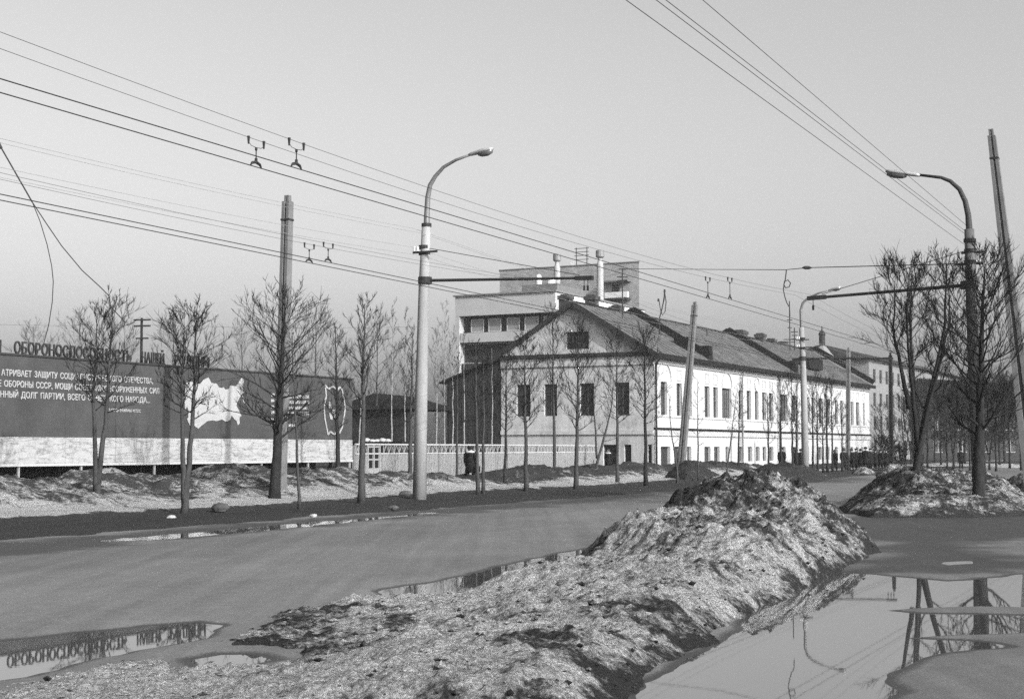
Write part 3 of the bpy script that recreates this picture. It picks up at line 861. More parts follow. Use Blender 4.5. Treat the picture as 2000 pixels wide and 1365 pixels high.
MB().hexa([GA(WID - .1, ZE - .13, -8), GA(LW + .5, zl - .2, -8), GA(LW + .5, zl - .2, .35), GA(WID - .1, ZE - .13, .35), GA(WID - .1, ZE + .02, -8), GA(LW + .5, zl - .05, -8), GA(LW + .5, zl - .05, .35), GA(WID - .1, ZE + .02, .35)]).build('roof', MT['roof_d'], leanto)

# television masts on the roof
def mast(px, pyb, pyt, bars, label, depth):
    b, t = D(px, pyb, depth), D(px, pyt, depth)
    b.z = min(b.z, ZR - .2)
    r = thing('roof_antenna', b, label, 'antenna')
    MB().tube([b, Vector((b.x, b.y, t.z))], .05, 5).build('mast', MT['iron'], r)
    for py, w in bars:
        z = D(px, py, depth).z
        MB().tube([b + Vector((-w, 0, z - b.z)), b + Vector((w, 0, z - b.z))], .045, 5).build('crossbar', MT['iron'], r)
mast(1216, 622, 524, [(526, .3), (541, .45), (548, .4)], 'thin mast with three short crossbars on the near roof', 119)
mast(1543, 683, 588, [(625, .25), (640, .2), (663, .6), (668, .5)], 'tall thin aerial mast with crossbars on the far roof', 140)
mast(1552, 684, 640, [(648, .35), (655, .25), (662, .3)], 'short aerial just right of the tall mast', 141)
mast(1381, 656, 641, [(643, .25)], 'small forked aerial on the middle roof', 128)

# ------------------------------------------------------------------ modern block behind
def block_frame(px, Y):
    o = D(px, 900, Y); o.z = 0
    return o
T0 = block_frame(1085, 165)
TF, TS = frame_at(T0, E2, N2), frame_at(T0, E1, N1)
W1 = PL(889, 600, T0, E2)[0]
zz = lambda py: PL(1040, py, T0, E2)[1]
ZT1 = PL(1083, 570, T0, E2)[1]
blk = thing('modern_block', T0, 'pale flat roofed block with strip windows behind the old house', 'building')
zA, zB, zC = zz(611), zz(645), zz(664)
MB().hexa([TF(0, 0, -26), TF(W1, 0, -26), TF(W1, 0, -1.2), TF(0, 0, -1.2), TF(0, ZT1, -26), TF(W1, ZT1, -26), TF(W1, ZT1, -1.2), TF(0, ZT1, -1.2)]).build('body', MT['side'], blk)
MB().hexa([TF(0, zA, -1.18), TF(W1, zA, -1.18), TF(W1, zA, 0), TF(0, zA, 0), TF(0, ZT1 + .02, -1.18), TF(W1, ZT1 + .02, -1.18), TF(W1, ZT1 + .02, 0), TF(0, ZT1 + .02, 0)]).build('fascia', MT['panel'], blk)
MB().hexa([TF(-.2, ZT1 + .03, -26), TF(W1 + .2, ZT1 + .03, -26), TF(W1 + .2, ZT1 + .03, .2), TF(-.2, ZT1 + .03, .2), TF(-.2, ZT1 + .2, -26), TF(W1 + .2, ZT1 + .2, -26), TF(W1 + .2, ZT1 + .2, .2), TF(-.2, ZT1 + .2, .2)]).build('coping', MT['steel'], blk)
MB().hexa([TF(0, zC, -1.18), TF(W1 - .6, zC, -1.18), TF(W1 - .6, zC, -.1), TF(0, zC, -.1), TF(0, zB, -1.18), TF(W1 - .6, zB, -1.18), TF(W1 - .6, zB, -.1), TF(0, zB, -.1)]).build('balcony_band', MT['panel'], blk)
MB().hexa([TF(W1 - .55, 0, -1.18), TF(W1, 0, -1.18), TF(W1, 0, -.02), TF(W1 - .55, 0, -.02), TF(W1 - .55, zA - .01, -1.18), TF(W1, zA - .01, -1.18), TF(W1, zA - .01, -.02), TF(W1 - .55, zA - .01, -.02)]).build('pier', MT['panel'], blk)
MB().hexa([TF(0, zB, -1.17), TF(W1 - .6, zB, -1.17), TF(W1 - .6, zB, -1.1), TF(0, zB, -1.1), TF(0, zA, -1.17), TF(W1 - .6, zA, -1.17), TF(W1 - .6, zA, -1.1), TF(0, zA, -1.1)]).build('window_wall', MT['far_d'], blk)
for pa, pb in [(913, 938), (947, 972), (983, 1008), (1018, 1045), (1055, 1080)]:
    a, b = sorted((PL(pa, 630, T0, E2)[0], PL(pb, 630, T0, E2)[0]))
    window(blk, frame_at(T0 + E1 * .86, E2, N2), a, b, zB + .1, zA - .35, .0, nv=0, nh=0, mat='frame_l', pane='curtain', bar=.1)
for k in range(3):
    z1 = zC - .2 - k * 3.2
    MB().hexa([TF(0, z1 - 2.0, -1.17), TF(W1 - .6, z1 - 2.0, -1.17), TF(W1 - .6, z1 - 2.0, -1.1), TF(0, z1 - 2.0, -1.1), TF(0, z1, -1.17), TF(W1 - .6, z1, -1.17), TF(W1 - .6, z1, -1.1), TF(0, z1, -1.1)]).build('window_strip', MT['far_d'], blk)
for k in range(3):
    z1 = zC - 2.4 - k * 3.2
    MB().hexa([TF(0, z1 - .8, -1.16), TF(W1 - .6, z1 - .8, -1.16), TF(W1 - .6, z1 - .8, -.5), TF(0, z1 - .8, -.5), TF(0, z1, -1.16), TF(W1 - .6, z1, -1.16), TF(W1 - .6, z1, -.5), TF(0, z1, -.5)]).build('balcony_band', MT['far_d'], blk)
a, b = sorted((PL(972, 570, T0, E2)[0], PL(1043, 570, T0, E2)[0]))
MB().hexa([TF(a, ZT1 + .21, -14), TF(b, ZT1 + .21, -14), TF(b, ZT1 + .21, -6), TF(a, ZT1 + .21, -6), TF(a, ZT1 + 1.7, -14), TF(b, ZT1 + 1.7, -14), TF(b, ZT1 + 1.7, -6), TF(a, ZT1 + 1.7, -6)]).build('penthouse', MT['concrete_d'], blk)
# vent stacks
def lathe(mb, c, prof, n=14):
    mb.rings([[(c.x + r * math.cos(2 * math.pi * k / n), c.y + r * math.sin(2 * math.pi * k / n), z) for k in range(n)] for r, z in prof])
for px, top, w, lab in [(1088, 496, 7.5, 'left of the two tall capped vent stacks on the block roof'), (1172, 489, 8.0, 'right of the two tall capped vent stacks on the block roof')]:
    Yv = 178; c = D(px, 540, Yv); k = Yv / F
    zt_ = D(px, top, Yv).z
    st = thing('vent_stack', (c.x, c.y, ZT1 + .2), lab, 'vent stack', 'vent stacks on the block roof')
    mb = MB(); lathe(mb, c, [(w * .86 * k, ZT1 + .1), (w * .82 * k, zt_ - 1.7), (w * .5 * k, zt_ - 1.2), (w * .48 * k, zt_ - .8)]); mb.build('pipe', MT['vent'], st, smooth=False)
    mb = MB(); lathe(mb, c, [(w * .7 * k, zt_ - .95), (w * k * 1.05, zt_ - .8), (w * k * 1.05, zt_ - .1), (w * k * .9, zt_)]); mb.build('cap', MT['steel'], st)
c = D(1052, 560, 176); k = 176 / F
mb = MB(); lathe(mb, c, [(6.2 * k, ZT1 + .1), (6.2 * k, D(0, 545, 176).z), (5.2 * k, D(0, 539, 176).z), (2.5 * k, D(0, 536, 176).z)])
solo(mb, 'vent_hood', MT['side'], (c.x, c.y, ZT1 + .2), 'short white round topped vent beside the left stack', 'vent')
c = D(1076, 560, 176)
mb = MB(); lathe(mb, c, [(3 * k, ZT1 + .1), (3 * k, D(0, 556, 176).z)]); lathe(mb, c, [(9 * k, D(0, 556, 176).z), (9 * k, D(0, 545, 176).z), (6 * k, D(0, 543, 176).z)])
solo(mb, 'vent_hood', MT['side'], (c.x, c.y, ZT1 + .2), 'small wide headed vent just left of the left stack', 'vent')

# the high brick block
T2 = block_frame(1250, 215)
_HF = frame_at(T2, E2, N2)
HD = Vector((.06, 1, 0))
def HF(s, z, d=0.0):                    # the slab runs straight back from its front
    return _HF(s, z, d) if d >= 0 else _HF(s, z, 0) - HD * d
W2 = PL(976, 520, T2, E2)[0]
ZT2 = PL(1249, 512, T2, E2)[1]
MT['brick'] = brick_mat('silicate_brick', 0.23, E2)
hi = thing('brick_tower', T2, 'tall windowless brick slab rising behind the pale block', 'building')
MB().hexa([HF(0, 0, -14), HF(W2, 0, -14), HF(W2, 0, 0), HF(0, 0, 0), HF(0, ZT2, -14), HF(W2, ZT2, -14), HF(W2, ZT2, 0), HF(0, ZT2, 0)]).build('body', MT['brick'], hi)
MB().hexa([HF(-.1, ZT2, -14.1), HF(W2 + .1, ZT2, -14.1), HF(W2 + .1, ZT2, .1), HF(-.1, ZT2, .1), HF(-.1, ZT2 + .15, -14.1), HF(W2 + .1, ZT2 + .15, -14.1), HF(W2 + .1, ZT2 + .15, .1), HF(-.1, ZT2 + .15, .1)]).build('coping', MT['concrete_d'], hi)
def hbox(name, pa, pb, ya, yb, d0, d1, mat):
    (a, z0), (b, _) = PL(pb, yb, T2, E2), PL(pa, yb, T2, E2)
    z1 = PL((pa + pb) / 2, ya, T2, E2)[1]; z0 = PL((pa + pb) / 2, yb, T2, E2)[1]
    return MB().hexa([HF(a, z0, d0), HF(b, z0, d0), HF(b, z0, d1), HF(a, z0, d1), HF(a, z1, d0), HF(b, z1, d0), HF(b, z1, d1), HF(a, z1, d1)]).build(name, mat, hi)
hbox('balcony_slab', 1182, 1233, 549, 552, .01, 1.4, MT['concrete_d'])
hbox('balcony_parapet', 1188, 1233, 572, 583, .9, 1.35, MT['side'])
hbox('balcony_slab', 1182, 1233, 583.5, 587, .01, 1.4, MT['far_d'])
hbox('balcony_door', 1196, 1210, 556, 583, .01, .06, MT['far_d'])
hbox('roof_box', 1113, 1123, 507, 517, -4, -2, MT['side'])
# ladder frame aerial on its roof
lf = thing('roof_frame', HF(PL(1136, 515, T2, E2)[0], ZT2 + .15, -3), 'tall ladder shaped antenna frame on the brick tower roof', 'antenna')
k0, k1 = PL(1125, 500, T2, E2)[0], PL(1146, 500, T2, E2)[0]
ztf = PL(1136, 478, T2, E2)[1]
for s in (k0, k1): MB().tube([HF(s, ZT2 + .1, -3), HF(s, ztf, -3)], .07, 5).build('post', MT['iron'], lf)
for py in (480, 487, 494, 502):
    z = PL(1136, py, T2, E2)[1]; MB().tube([HF(k0 + .3, z, -3), HF(k1 - .3, z, -3)], .05, 5).build('rung', MT['iron'], lf)

# ------------------------------------------------------------------ buildings far on the right
P0 = block_frame(1700, 186)
PF = frame_at(P0, E1, N1)
pale = thing('far_apartment_house', P0, 'pale multi storey house with rows of windows beyond the white facade', 'building')
zp = PL(1702, 702, P0, E1)[1]; lp = 62
ops = []
for f in range(4):
    for k in range(18): ops.append((2 + k * 3.3, 3.4 + k * 3.3, 1.2 + f * 3.0, 2.9 + f * 3.0))
ops = [o for o in ops if o[3] < zp - .3]
wall_mesh(MB(), PF, 0, lp, 0, zp, ops, .2).build('wall', MT['far_p'], pale)
mb = MB(); mb.quad(PF(0, 0), PF(0, 0, -12), PF(0, zp, -12), PF(0, zp)); mb.quad(PF(lp, 0), PF(lp, 0, -12), PF(lp, zp, -12), PF(lp, zp)); mb.build('wall', MT['far_p'], pale)
wf = MB(); fr0 = PF
w0 = None
for o in ops:
    if w0 is None:
        wloc = frame_at(Vector((0, 0, 0)), E1, N1)
        ROOT_p = ROOT[pale]; ROOT[pale] = Vector((0, 0, 0))
        w0 = window(pale, wloc, 0, 1.4, 0, 1.7, .15, nv=1, nh=0, mat='frame')
        ROOT[pale] = ROOT_p
        ww = w0
    else: ww = copy_tree(w0, pale)
    ww.location = PF(o[0], o[2]) - P0
MB().hexa([PF(-.6, zp, -12.6), PF(lp + .6, zp, -12.6), PF(lp + .6, zp, .7), PF(-.6, zp, .7), PF(-.3, zp + 1.9, -6.5), PF(lp + .3, zp + 1.9, -6.5), PF(lp + .3, zp + 1.9, -5.5), PF(-.3, zp + 1.9, -5.5)]).build('roof', MT['far_d'], pale)

Q0 = block_frame(1797, 205)
QE, QN = Vector((.985, .17, 0)), Vector((.17, -.985, 0))
QF = frame_at(Q0, QE, QN)
dk = thing('far_dark_house', Q0, 'dark brick house half hidden behind the bare trees on the right', 'building')
zq0, zq1 = PL(1800, 740, Q0, QE)[1], PL(1900, 757, Q0, QE)[1]
wq = 36
qops = [(2 + k * 3.6, 3.5 + k * 3.6, 1.3 + f * 3.1, 3.0 + f * 3.1) for k in range(9) for f in range(2)]
wall_mesh(MB(), QF, 0, wq, 0, zq1 - 1.2, qops, .2).build('wall', MT['far_d'], dk)
for o in qops: window(dk, QF, *o, .15, nv=1, nh=0, mat='frame_l', pane='glass_d')
MB().quad(QF(0, 0), QF(0, 0, -10), QF(0, zq1 - 1.2, -10), QF(0, zq1 - 1.2)).build('wall', MT['far_d'], dk)
MB().hexa([QF(-.6, zq1 - 1.2, -10.5), QF(wq, zq1 - 1.2, -10.5), QF(wq, zq1 - 1.2, .6), QF(-.6, zq1 - 1.2, .6), QF(.5, zq0 + .4, -6), QF(wq, zq1, -6), QF(wq, zq1, -5), QF(.5, zq0 + .4, -5)]).build('roof', MT['roof_d'], dk)

# small lantern turret seen above the far roof
LT = D(1606, 690, 175)
tur = thing('roof_turret', (LT.x, LT.y, 0), 'small dark lantern turret rising above the far roofs', 'turret')
k = 175 / F
zz_ = lambda py: D(1606, py, 175).z
mb = MB(); lathe(mb, LT, [(24 * k, 0), (24 * k, zz_(697)), (18 * k, zz_(690)), (7 * k, zz_(676))], 8); mb.build('base', MT['far_p'], tur)
mb = MB(); lathe(mb, LT, [(6 * k, zz_(677)), (6 * k, zz_(655)), (7.5 * k, zz_(654)), (5 * k, zz_(648)), (1.5 * k, zz_(645)), (.6 * k, zz_(637))], 8); mb.build('lantern', MT['far_d'], tur)

# dark house and shed behind the picket fence
s0 = D(716, 900, 116); s0.z = 0
SF = frame_at(s0, -E2, N2)
sh = thing('timber_house', s0, 'low dark timber house with a pitched roof behind the picket fence', 'house')
z1, z2 = D(760, 800, 116).z, D(710, 772, 116).z
n = 22
for k in range(n): MB().hexa([SF(-3 + k * .31, 0, -.1), SF(-3 + k * .31 + .3, 0, -.1), SF(-3 + k * .31 + .3, 0, 0), SF(-3 + k * .31, 0, 0), SF(-3 + k * .31, z1, -.1), SF(-3 + k * .31 + .3, z1, -.1), SF(-3 + k * .31 + .3, z1, 0), SF(-3 + k * .31, z1, 0)]).build('board', MT['wood_d'], sh)
mb = MB(); mb.hexa([SF(-3.6, z1, -8), SF(4.4, z1, -8), SF(4.4, z1, .5), SF(-3.6, z1, .5), SF(-1.4, z2 + .3, -4.3), SF(1.6, z2, -4.3), SF(1.6, z2, -3.2), SF(-1.4, z2 + .3, -3.2)]); mb.build('roof', MT['roof_d'], sh)
p = D(738, 858, 101)
rs = random.Random(5)
mb = MB()
for k in range(5):
    q = p + Vector((-.75 + k * .36, rs.uniform(-.2, .2), rs.uniform(-.12, .0)))
    mb.rings([[(q.x + r * rs.uniform(.7, 1.5) * math.cos(a), q.y + r * math.sin(a), q.z + dz * rs.uniform(.8, 1.2)) for a in [i * 6.283 / 8 for i in range(8)]] for r, dz in ((.1, -.2), (.24, -.1), (.2, .04), (.07, .12))])
low = thing('low_shed', (p.x, p.y, 0), 'low black shed with snow lumps on its roof behind the picket fence', 'shed')
MB().box(p, -E2, N2, 2.6, 1.2, 0, p.z - .28).build('body', MT['wood_d'], low)
MB().box(p, -E2, N2, 2.8, 1.4, p.z - .275, p.z - .15).build('roof', MT['roof_d'], low)
mb.build('snow_lumps', MT['snow'], low, smooth=True)

# ------------------------------------------------------------------ billboard
A0 = D(0, 800, 51.0); B0 = D(688, 800, 70.0)
A0.z = B0.z = 0
EB = (B0 - A0); LB = EB.length; EB = EB / LB
NB = Vector((EB.y, -EB.x, 0))
BF = frame_at(A0, EB, NB)
def bz(px, py): return PL(px, py, A0, EB)
ZBT, ZBM, ZBB = bz(345, 717)[1], bz(345, 855.5)[1], bz(345, 901.5)[1]
SB0 = bz(-90, 800)[0]
def board_box(a, b, c, d, d0, d1): return MB().hexa([BF(a, c, d0), BF(b, c, d0), BF(b, c, d1), BF(a, c, d1), BF(a, d, d0), BF(b, d, d0), BF(b, d, d1), BF(a, d, d1)])
bill = thing('billboard', BF(0, 0), 'long dark billboard with white slogan lines, a map and cut-out letters on top', 'billboard')
seams = [SB0, bz(-5, 800)[0], bz(128, 800)[0], bz(226, 800)[0], bz(322, 800)[0], bz(432, 800)[0], bz(528, 800)[0], LB]
for k, (a, b) in enumerate(zip(seams, seams[1:])):
    board_box(a + .006, b - .006, ZBM, ZBT, -.1, 0.004 * (k % 2)).build('panel', MT['slogan'], bill)
    board_box(a + .006, b - .006, ZBB, ZBM - .01, -.08, .03 + 0.004 * (k % 2)).build('mural_panel', MT['mural'], bill)
board_box(SB0, LB + .02, ZBT, ZBT + .07, -.12, .05).build('top_rail', MT['letter_d'], bill)
board_box(SB0, LB + .02, ZBB - .1, ZBB - .005, -.12, .05).build('bottom_rail', MT['rail'], bill)
for px in (-60, 38, 160, 303, 415, 512, 603, 684):
    s = bz(px, 900)[0]
    MB().box(BF(s, 0, -.04), EB, NB, .035, .035, 0, ZBB - .1).build('post', MT['picket'], bill)
    MB().bar(BF(s, .2, -1.4), BF(s, ZBT - .6, -.15), .12).build('brace', MT['wood_d'], bill)

font_obj = None
def text_mesh(body, bold=0.0):
    c = bpy.data.curves.new('lettering', 'FONT')
    c.body = body; c.resolution_u = 2; c.offset = bold; c.fill_mode = 'BOTH'; c.extrude = 0.04
    o = bpy.data.objects.new('lettering', c); COL.objects.link(o)
    bpy.context.view_layer.update()
    me = bpy.data.meshes.new_from_object(o.evaluated_get(bpy.context.evaluated_depsgraph_get()))
    bpy.data.objects.remove(o); bpy.data.curves.remove(c)
    n = len(me.vertices); co = np.zeros(n * 3); me.vertices.foreach_get('co', co); co = co.reshape(-1, 3)
    return me, co
def place_text(body, s0, s1, z0, z1, d, thick, mat, parent, name, bold=0.0, z_at_end=None):
    me, co = text_mesh(body, bold)
    mn, mx = co.min(0), co.max(0)
    base = 0.0                                   # baseline of the font
    caph = 0.73
    u = (co[:, 0] - mn[0]) / (mx[0] - mn[0]); w = (co[:, 1] - base) / caph; q = (co[:, 2] - mn[2]) / max(mx[2] - mn[2], 1e-6)
    s = s0 + u * (s1 - s0); z = z0 + w * (z1 - z0); dd = d + q * thick
    P = np.stack([A0.x + EB.x * s + NB.x * dd, A0.y + EB.y * s + NB.y * dd, z], -1) - np.array(ROOT[parent])
    me.vertices.foreach_set('co', P.ravel())
    me.materials.clear(); me.materials.append(mat); me.update()
    return link(name, me, parent)
for txt, pa, pb, y0, y1, px in [('АТРИВАЕТ  ЗАЩИТУ  СОЦИАЛИСТИЧЕСКОГО  ОТЕЧЕСТВА,', 1, 298, 733.0, 720.5, 1),
                            ('Е  ОБОРОНЫ  СССР,  МОЩИ  СОВЕТСКИХ  ВООРУЖЕННЫХ  СИЛ', -4, 310, 754.5, 742, 1),
                            ('ННЫЙ  ДОЛГ  ПАРТИИ,  ВСЕГО  СОВЕТСКОГО  НАРОДА...', 0, 292, 775.5, 763, 1),
                            ('ИЗ ПРОГРАММЫ КПСС', 208, 275, 803.5, 797.5, 208)]:
    words = txt.split(); s0, s1 = bz(pa, 750)[0], bz(pb, 750)[0]
    ws = []
    for w_ in words:
        me, co = text_mesh(w_); bpy.data.meshes.remove(me); ws.append(co[:, 0].max() - co[:, 0].min())
    gp_ = .5; kk = (s1 - s0) / (sum(ws) + gp_ * (len(ws) - 1)); s = s0
    for w_, ww in zip(words, ws):
        place_text(w_, s, s + ww * kk, bz(px, y0)[1], bz(px, y1)[1], .01, .02, MT['letter_w'], bill, 'slogan_word', bold=0.014)
        s += (ww + gp_) * kk
# the cut-out letters above the top rail
def row(txt, pa, pb):
    s0, s1 = bz(pa, 690)[0], bz(pb, 690)[0]
    ws = []
    for ch in txt:
        me, co = text_mesh(ch); bpy.data.meshes.remove(me); ws.append(co[:, 0].max() - co[:, 0].min())
    gap = 0.12; tot = sum(ws) + gap * (len(ws) - 1); k = (s1 - s0) / tot; s = s0
    for ch, w in zip(txt, ws):
        place_text(ch, s, s + w * k, ZBT + .08, ZBT + .08 + .42, -.02, .06, MT['letter_d'], bill, 'letter', bold=.012)
        s += (w + gap) * k
row('Й', -14, 1); row('ОБОРОНОСПОСОБНОСТЬ', 27, 256); row('НАШЕЙ', 277, 320); row('РОДИНЫ', 341, 408)
zm = lambda v: (300 + v[0] / 5, 690 + v[1] / 5)
def board_poly(pts, name, mat, d=.012, t=.02):
    poly = [bz(*zm(p)) for p in pts]
    MB().prism(poly, lambda s, z, dd: BF(s, z, dd), d, d + t).build(name, mat, bill)
board_poly([(305, 310), (320, 270), (390, 285), (450, 300), (480, 260), (530, 235), (560, 290), (610, 295), (630, 330), (662, 340), (680, 330), (695, 355), (730, 345), (745, 312), (790, 322), (820, 300), (840, 260), (860, 235), (875, 265), (870, 330), (875, 385), (852, 400), (820, 460), (803, 510), (830, 560), (852, 610), (833, 622), (835, 680), (817, 702), (805, 660), (780, 640), (757, 605), (740, 650), (700, 667), (660, 645), (610, 662), (570, 655), (520, 660), (470, 700), (430, 735), (400, 712), (375, 698), (358, 728), (340, 685), (320, 640), (335, 630), (332, 540), (318, 520), (303, 560), (300, 480), (290, 440), (303, 410)], 'map', MT['map_w'])
board_poly([(858, 405), (880, 440), (888, 495), (872, 475)], 'map_island', MT['map_w'])
board_poly([(263, 330), (275, 318), (272, 400), (262, 402)], 'map_island', MT['map_w'])
for y0, y1, a, b in [(408, 440, 1290, 1512), (463, 492, 1285, 1520), (518, 546, 1280, 1500), (573, 600, 1275, 1512), (690, 716, 1275, 1385)]:
    x, rs = a, random.Random(y0)
    mb = MB()
    while x < b:
        w = rs.uniform(9, 15)
        poly = [bz(*zm(p)) for p in ((x, y0), (min(x + w, b), y0), (min(x + w, b), y1), (x, y1))]
        mb.prism(poly, lambda s, z, dd: BF(s, z, dd), .012, .03); x += w + 2.5 + (9 if rs.random() < .12 else 0)
    mb.build('text_bar', MT['letter_w'], bill)
for y in (405, 462, 522, 577, 632, 690):
    board_poly([(1140, y - 14), (1175, y - 14), (1178, y + 12), (1143, y + 14)], 'bullet', MT['letter_w'])
ring = [(1670, 312), (1700, 346), (1745, 325), (1790, 358), (1812, 330), (1838, 360), (1842, 400), (1858, 470), (1866, 540), (1852, 640), (1838, 720), (1808, 782), (1790, 762), (1760, 790), (1722, 764), (1696, 792), (1690, 750), (1668, 640), (1660, 540), (1668, 470), (1682, 420)]
mb = MB(); pts = [bz(*zm(p)) for p in ring + ring[:1]]
for p, q in zip(pts, pts[1:]): mb.bar(BF(p[0], p[1], .03), BF(q[0], q[1], .03), .02, .085)
mb.build('emblem_outline', MT['map_w'], bill)
for pg in ([(1705, 470), (1725, 480), (1735, 540), (1712, 545)], [(1710, 580), (1745, 600), (1740, 650), (1720, 640)], [(1770, 530), (1790, 560), (1780, 640), (1760, 630)], [(1745, 545), (1765, 552), (1760, 590), (1742, 580)]):
    board_poly(pg, 'emblem_detail', MT['map_w'])

# dark board fence seen below the billboard
bf = thing('board_fence', BF(0, 0, -2), 'dark board fence visible in the gap under the billboard', 'fence')
me = MB().box((0, 0), EB, NB, .068, .015, .1, 1.6).mesh('board', MT['wood_d'])
n = int((LB - SB0) / .145)
for k in range(n):
    o = link('board', me, bf); o.location = EB * (SB0 + .1 + k * .145) + NB * (.006 * (k % 3))
MB().bar(BF(SB0,   .6, -2.05), BF(LB,   .6, -2.05), .06, .1).build('rail', MT['wood_d'], bf)

# ------------------------------------------------------------------ picket fence
F0 = B0 + EB * .3; F1 = D(1166, 900, 108); F1.z = 0
EF = F1 - F0; LF = EF.length; EF = EF / LF; NF = Vector((EF.y, -EF.x, 0))
FF = frame_at(F0, EF, NF)
pf = thing('picket_fence', F0, 'pale picket fence with open lattice band along its top', 'fence')
zt0 = PL(900, 868.5, F0, EF)[1]; zl0 = PL(900, 885.5, F0, EF)[1]
zf = lambda s: 0.0 - .0 * s
sg0, sg1 = PL(718, 900, F0, EF)[0], PL(741, 900, F0, EF)[0]
me = MB().box((0, 0), EF, NF, .034, .012, 0.15, zl0).mesh('picket', MT['picket'])
k = 0; s = .1
while s < LF:
    if not (sg0 - .05 < s < sg1 + .05):
        o = link('picket', me, pf); o.location = EF * s + NF * (.004 * (k % 3)) + Vector((0, 0, -.02 * (k % 2)))
    s += .13; k += 1
MB().bar(FF(0, zt0, 0), FF(LF, zt0, 0), .1, .07).build('top_rail', MT['rail'], pf)
MB().bar(FF(0, zl0 + .035, 0), FF(LF, zl0 + .035, 0), .07, .06).build('middle_rail', MT['rail'], pf)
MB().bar(FF(0, .5, -.05), FF(LF, .5, -.05), .05, .1).build('bottom_rail', MT['wood_m'], pf)
bay = .62
h = zt0 - zl0 - .1
lm = MB()
lm.bar((0, 0, 0), (0, 0, h), .035)
lm.bar(EF * .02, EF * bay * .5 + Vector((0, 0, h)), .03)
lm.bar(EF * bay * .5 + Vector((0, 0, h)), EF * (bay - .02), .03)
lme = lm.mesh('lattice', MT['picket'])
s = .05
while s < LF - bay:
    if not (sg0 - bay < s < sg1):
        o = link('lattice', lme, pf); o.location = EF * s + Vector((0, 0, zl0 + .065))
    s += bay
s = 0
while s <= LF + .1:
    MB().box(FF(s, 0, -.08), EF, NF, .06, .06, 0, zt0 - .05).build('post', MT['wood_m'], pf); s += LF / 9
gate = thing('wicket_gate', FF(sg0, 0), 'narrow wicket gate with open squares in the picket fence', 'gate')
for s in (sg0, (sg0 + sg1) / 2, sg1): MB().box(FF(s, 0), EF, NF, .05, .04, .1, zt0 - .05).build('stile', MT['picket'], gate)
for z in (.15, .9, 1.35, zt0 - .12): MB().bar(FF(sg0 + .06, z), FF(sg1 - .06, z), .04, .07).build('crosspiece', MT['picket'], gate)
MB().hexa([FF(sg0 + .07, .2, -.02), FF(sg1 - .07, .2, -.02), FF(sg1 - .07, .2, .02), FF(sg0 + .07, .2, .02), FF(sg0 + .07, .86, -.02), FF(sg1 - .07, .86, -.02), FF(sg1 - .07, .86, .02), FF(sg0 + .07, .86, .02)]).build('lower_panel', MT['picket'], gate)

# ------------------------------------------------------------------ street lamps with trolley wire brackets
def street_lamp(label, base, e, cpts, spts, lum, w, bracket, stay, clamps, crossbar, brk_r=.055, mm='concrete', ms='steel_l'):
    """cpts: concrete mast pixels, spts: steel arm pixels, all on the vertical plane through base along e"""
    nn = Vector((e.y, -e.x, 0)); fr = frame_at(base, e, nn)
    q = lambda p: fr(*PL(p[0], p[1], base, e))
    r = thing('street_lamp', base, label, 'street lamp', 'street lamps with trolley wire brackets')
    c = [q(p) for p in cpts]; c[0] = Vector((base.x, base.y, -.2))
    MB().tube(c, [w[0] + (w[1] - w[0]) * i / (len(c) - 1) for i in range(len(c))], 18).build('mast', MT[mm], r, smooth=True)
    s = [q(p) for p in spts]
    d = (s[1] - s[0]).normalized()
    s = [s[0] - d * .4] + s
    rr = [w[1] * .78 - (w[1] * .78 - .045) * min(1, (i / (len(s) - 1)) ** .9) for i in range(len(s))]
    arm = MB().tube(s, rr, 10).build('lamp_arm', MT[ms], r, smooth=True)
    p0, p1 = q(lum[0]), q(lum[1])
    dv = (p1 - p0); L = dv.length; dv /= L; side = dv.cross(UP).normalized(); upv = side.cross(dv)
    rings = []
    for k, (t, hw, hu, hd) in enumerate([(0, .05, .05, .05), (.12, .08, .08, .06), (.35, .12, .09, .06), (.65, .16, .10, .07), (.88, .14, .08, .06), (1, .06, .05, .04)]):
        cc = p0 + dv * (t * L)
        rings.append([cc + side * (hw * math.cos(a)) + upv * ((hu if math.sin(a) > 0 else hd) * math.sin(a)) for a in [i * 2 * math.pi / 12 for i in range(12)]])
    lu = MB().rings(rings).build('luminaire', MT['alu'], r, smooth=True)
    rings = []
    for t, hw, hd in [(.38, .06, .07), (.5, .12, .13), (.75, .13, .15), (.95, .07, .09)]:
        cc = p0 + dv * (t * L) - upv * .05
        rings.append([cc + side * (hw * math.cos(a)) + upv * (hd * math.sin(a)) for a in [i * 2 * math.pi / 10 for i in range(10)]])
    MB().rings(rings).build('lens', MT['lens'], lu, smooth=True)
    for p, rad in clamps:
        cc = q(p); MB().tube([cc - UP * .06, cc + UP * .06], rad, 14).build('clamp', MT['iron'], r)
    for (p, dx) in crossbar:
        cc = q(p)
        MB().bar(cc - e * .35 + nn * .2, cc + e * dx + nn * .2, .07, .07).build('crossbar', MT['iron'], r)
        for o in (-.3, -.16):
            ins = MB(); pp = cc + e * o + nn * .2 + UP * .05; ins.tube([pp, pp + UP * .16], [.05, .04], 8); ins.build('insulator', MT['porcelain'], r)
    tips = None
    if bracket:
        a, b = q(bracket[0]), q(bracket[1])
        bk = MB().tube([a, b], [brk_r, brk_r * .8], 8).build('bracket', MT['iron'], r)
        MB().tube([a - UP * .12, a + UP * .12], w[1] + (w[0] - w[1]) * .45 + .05, 14).build('clamp', MT['iron'], r)
        d2 = (b - a).normalized()
        MB().bar(b - d2 * .45, b + d2 * .2, .12, .14).build('bracket_end', MT['iron'], bk)
        if stay: MB().tube([q(stay), b - d2 * .3 + UP * .1], .012, 5).build('stay_wire', MT['wire'], r)
        tips = (a, b, d2, bk)
    return r, fr, q, tips

